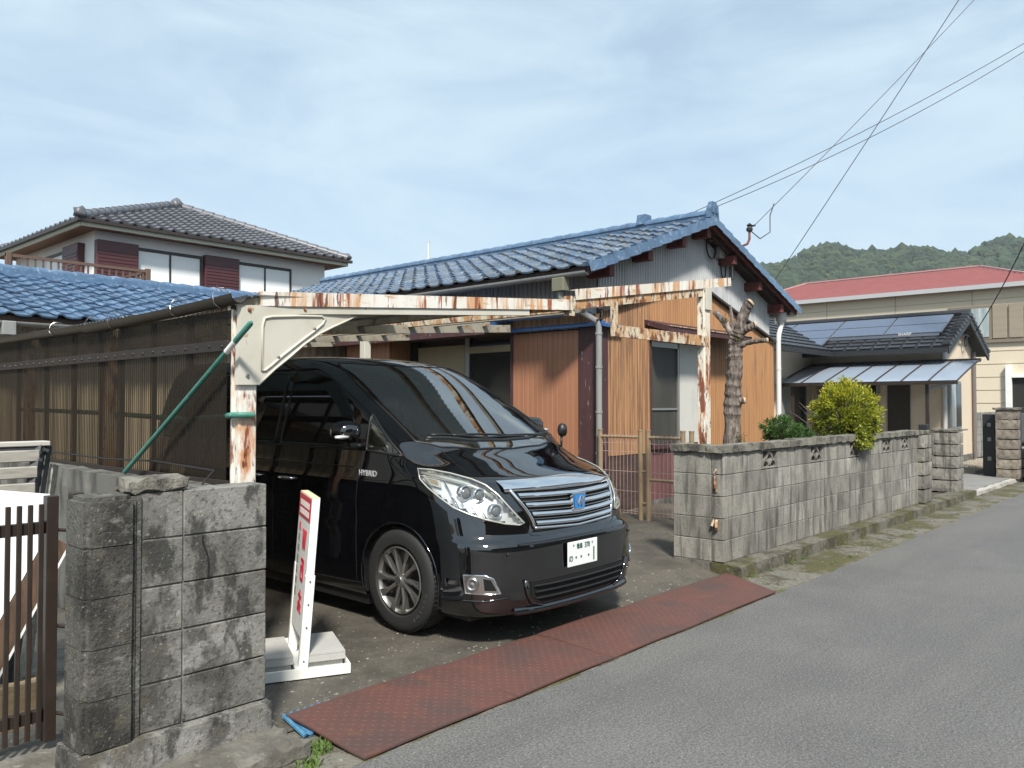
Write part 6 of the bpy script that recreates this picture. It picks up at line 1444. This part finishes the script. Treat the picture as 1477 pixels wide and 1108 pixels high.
# panel gaps: bonnet, doors, bumper
tagmir(lambda: surfline([(755, 757), (766, 772), (780, 773)], hit, .0022, 8, .0), 'panel_gap', M['seam'])
tagmir(lambda: surfline([(718, 714), (690, 694), (660, 672), (636, 650)], hit, .0026, 8, .0), 'panel_gap', M['seam'])
for a, b in ((1.33, 1.33), (2.42, 2.42), (3.50, 3.50)):
    for s in (-1, 1): vobj(surfline([(a, .27), (b, 1.2), (b-.0, zs(1.78) if a > 2 else 1.3)], lambda y, z, s=s: side_hit(y, z, s), .0028, 16, .0), 'panel_gap', M['seam'])
for s in (-1, 1): vobj(surfline([(1.27, .28), (2.4, .25), (3.45, .28)], lambda y, z, s=s: side_hit(y, z, s), .003, 12, 0), 'panel_gap', M['seam'])
# chrome door handles, belt moulding
for yh in (2.12, 2.60):
    for s in (-1, 1):
        q = [side_hit(yh+d, .965, s) for d in (0, .03, .10, .17, .20)]; o_h = [.004, .030, .034, .030, .004]
        vobj(MB().tube([h+n*o for (h, n), o in zip(q, o_h)], [.010, .014, .016, .014, .010], 8), 'door_handle', M['chrome'])
for s in (-1, 1):
    vobj(surfline([(1.30, 1.215), (3.5, 1.225)], lambda y, z, s=s: side_hit(y, z, s), .007, 30, .003), 'belt_moulding', M['black_plastic'])
    vobj(surfline([(1.36, 1.09), (4.4, 1.10)], lambda y, z, s=s: side_hit(y, z, s), .006, 30, .0), 'shoulder_crease', M['paint'])
# rain visor over the door window
for s in (-1, 1):
    vv = []; 
    for (y, z) in ((1.40, zs(1.33)), (1.60, zs(1.56)), (1.83, zs(1.705)), (2.10, zs(1.76)), (2.36, zs(1.76))):
        h, n = side_hit(y, z, s); k, n2 = side_hit(y+.03, z-.09, s); vv.append([h+n*.006, k+n2*.03])
    vobj(MB().grid(vv), 'rain_visor', M['pglass'])
# hybrid badge lettering
h, n = hit(531, 683)
tm = text_mesh('HYBRID', .058, 'badge'); tm.materials.append(mat('badge_silver', (.62, .63, .65), rough=.3, metal=.2))
R = Matrix((Vector((0, -1, 0)), Vector((0, 0, 1)), Vector((-1, 0, 0)))).transposed()
o = bpy.data.objects.new('badge_lettering', tm); COL.objects.link(o); o.parent = van; o.rotation_euler = R.to_euler(); o.location = h+n*.004
# number plate
lp0 = fp(-.05, .535, .0); lpn = bpy.data.objects.new('number_plate', MB().cbox((-.165, -.004, -.0825), (.165, .004, .0825), .003).mesh('number_plate', mat('plate_white', (.78, .80, .80), rough=.4))); COL.objects.link(lpn); lpn.parent = van
lpn.location = (-.03, front_hit(0, .535)[0].y-.02, .535); lpn.rotation_euler = (0, 0, 0)
pg = mat('plate_green', (.03, .10, .07), rough=.5)
def ptxt(s, size, x, z, sx=1.0):
    me = text_mesh(s, size, 'plate_text'); me.materials.append(pg); ob = bpy.data.objects.new('plate_character', me); COL.objects.link(ob); ob.parent = lpn; ob.location = (x, -.0062, z); ob.rotation_euler = (math.pi/2, 0, 0); ob.scale = (sx, 1, 1)
ptxt('徳島', .038, -.040, .047, .85); ptxt('378', .050, .045, .047, .8); ptxt('の', .05, -.135, -.030)
for x in (-.078, -.022, .062):
    o = bpy.data.objects.new('plate_character', MB().lathe([(0, -.002), (.008, -.002), (.008, .001)], (0, 0, 0), 'y', 12).mesh('plate_dot', pg)); COL.objects.link(o); o.parent = lpn; o.location = (x, -.0045, -.025)
MB_ = MB().box((-.006, -.002, -.045), (.006, 0, .045)); o = bpy.data.objects.new('plate_character', MB_.mesh('plate_one', pg)); COL.objects.link(o); o.parent = lpn; o.location = (.122, -.0045, -.020)
for x in (-.105, .105): o = bpy.data.objects.new('plate_bolt', MB().lathe([(0, -.003), (.006, -.003), (.008, 0)], (0, 0, 0), 'y', 10).mesh('plate_bolt', M['satin'])); COL.objects.link(o); o.parent = lpn; o.location = (x, -.0045, .058)
# mirrors
def mirror(s):
    bm_ = bmesh.new(); bmesh.ops.create_uvsphere(bm_, u_segments=20, v_segments=12, radius=1)
    for v in bm_.verts:
        x, y, z = v.co; y = y*.09+(.03 if y > 0 else 0); y = min(y, .075)
        v.co = Vector((s*(1.01+x*.105*s), 1.32+y*(1.0), 1.352+math.copysign(abs(z)**.75, z)*.076))
    mo = vobj(MB().bm(bm_), 'door_mirror', M['paint'])
    vobj(MB().beam((s*.86, 1.32, 1.235), (s*1.0, 1.31, 1.262), .06, .035), 'mirror_stalk', M['black_plastic'], mo)
    vobj(MB().tube([(s*(1.05+.10*t), 1.242+.02*t, 1.315) for t in (0, .5, 1)], [.008, .014, .010], 8), 'turn_signal', M['reflector'], mo)
for s in (-1, 1): mirror(s)
# round kerb mirror on the far wing
q, n = plan_hit(.74, .78)
vobj(MB().tube([q, q+Vector((.03, .02, .09))], .010, 8), 'kerb_mirror_stem', M['black_plastic'])
m = MB(); m.lathe([(0, .02), (.05, .015), (.058, 0), (.05, -.03), (0, -.045)], (0, 0, 0), 'y', 18)
m.v = [(x*.75+q.x+.03, y+q.y+.02, z+q.z+.13) for x, y, z in m.v]; vobj(m, 'kerb_mirror', M['black_plastic'])
# wipers
for pts in ([(.55, .80), (.1, .78), (-.45, .83)], [(.25, .77), (-.2, .765), (-.62, .88)]):
    vobj(surfline(pts, plan_hit, .009, 8, .016), 'wiper', M['black_plastic'])
vobj(surfline([(-.66, .88), (-.3, .765), (0, .745), (.3, .765), (.66, .88)], plan_hit, .016, 8, .0), 'cowl', M['black_plastic'])
# cabin
vobj(MB().prism([(-.74, .95, 1.12), (-.74, 1.25, 1.20), (-.74, 1.55, 1.14), (-.74, 1.6, .8), (-.74, .95, .8)], (1.48, 0, 0)), 'dashboard', M['dash'], smooth=False)
for x in (-.40, .40):
    st = vobj(MB().cbox((x-.25, 1.95, .62), (x+.25, 2.45, .80), .06), 'seat', M['interior'], smooth=False)
    vobj(MB().prism([(x-.24, 2.38, .78), (x-.24, 2.50, .78), (x-.24, 2.66, 1.38), (x-.24, 2.54, 1.38)], (.48, 0, 0)), 'seat_back', M['interior'], st, smooth=False)
    vobj(MB().cbox((x-.13, 2.56, 1.40), (x+.13, 2.66, 1.60), .04), 'headrest', M['interior'], st, smooth=False)
vobj(MB().tube([(-.40+.185*math.cos(a), 1.66+.06*math.sin(a), 1.13+.17*math.sin(a)) for a in np.linspace(0, 6.2832, 30)[:-1]], .014, 8, closed=True), 'steering_wheel', M['dash'])
vobj(MB().beam((-.40, 1.5, 1.06), (-.40, 1.66, 1.13), .08, .08), 'steering_column', M['dash'], smooth=False)
for s in (-1, 1):
    vobj(MB().tube([(s*.80, 1.02, 1.22), (s*.765, 1.40, 1.42), (s*.72, 1.75, 1.62)], .028, 8), 'pillar_trim', M['interior'])
    vobj(MB().box((s*.78 if s < 0 else .74, 1.1, .5), (s*.74 if s < 0 else .78, 3.4, 1.2)), 'door_card', M['interior'], smooth=False)
vobj(MB().box((-.72, 1.1, .24), (.72, 4.5, .30)), 'floor', M['dash'], smooth=False)
vobj(MB().box((-.70, 3.0, .3), (.70, 3.05, 1.45)), 'rear_seats', M['interior'], smooth=False)
vobj(MB().lathe([(0, 0), (.08, .0), (.10, .03)], (0, 1.72, 1.64), 'y', 12), 'rear_view_mirror', M['dash'])
bm.free()
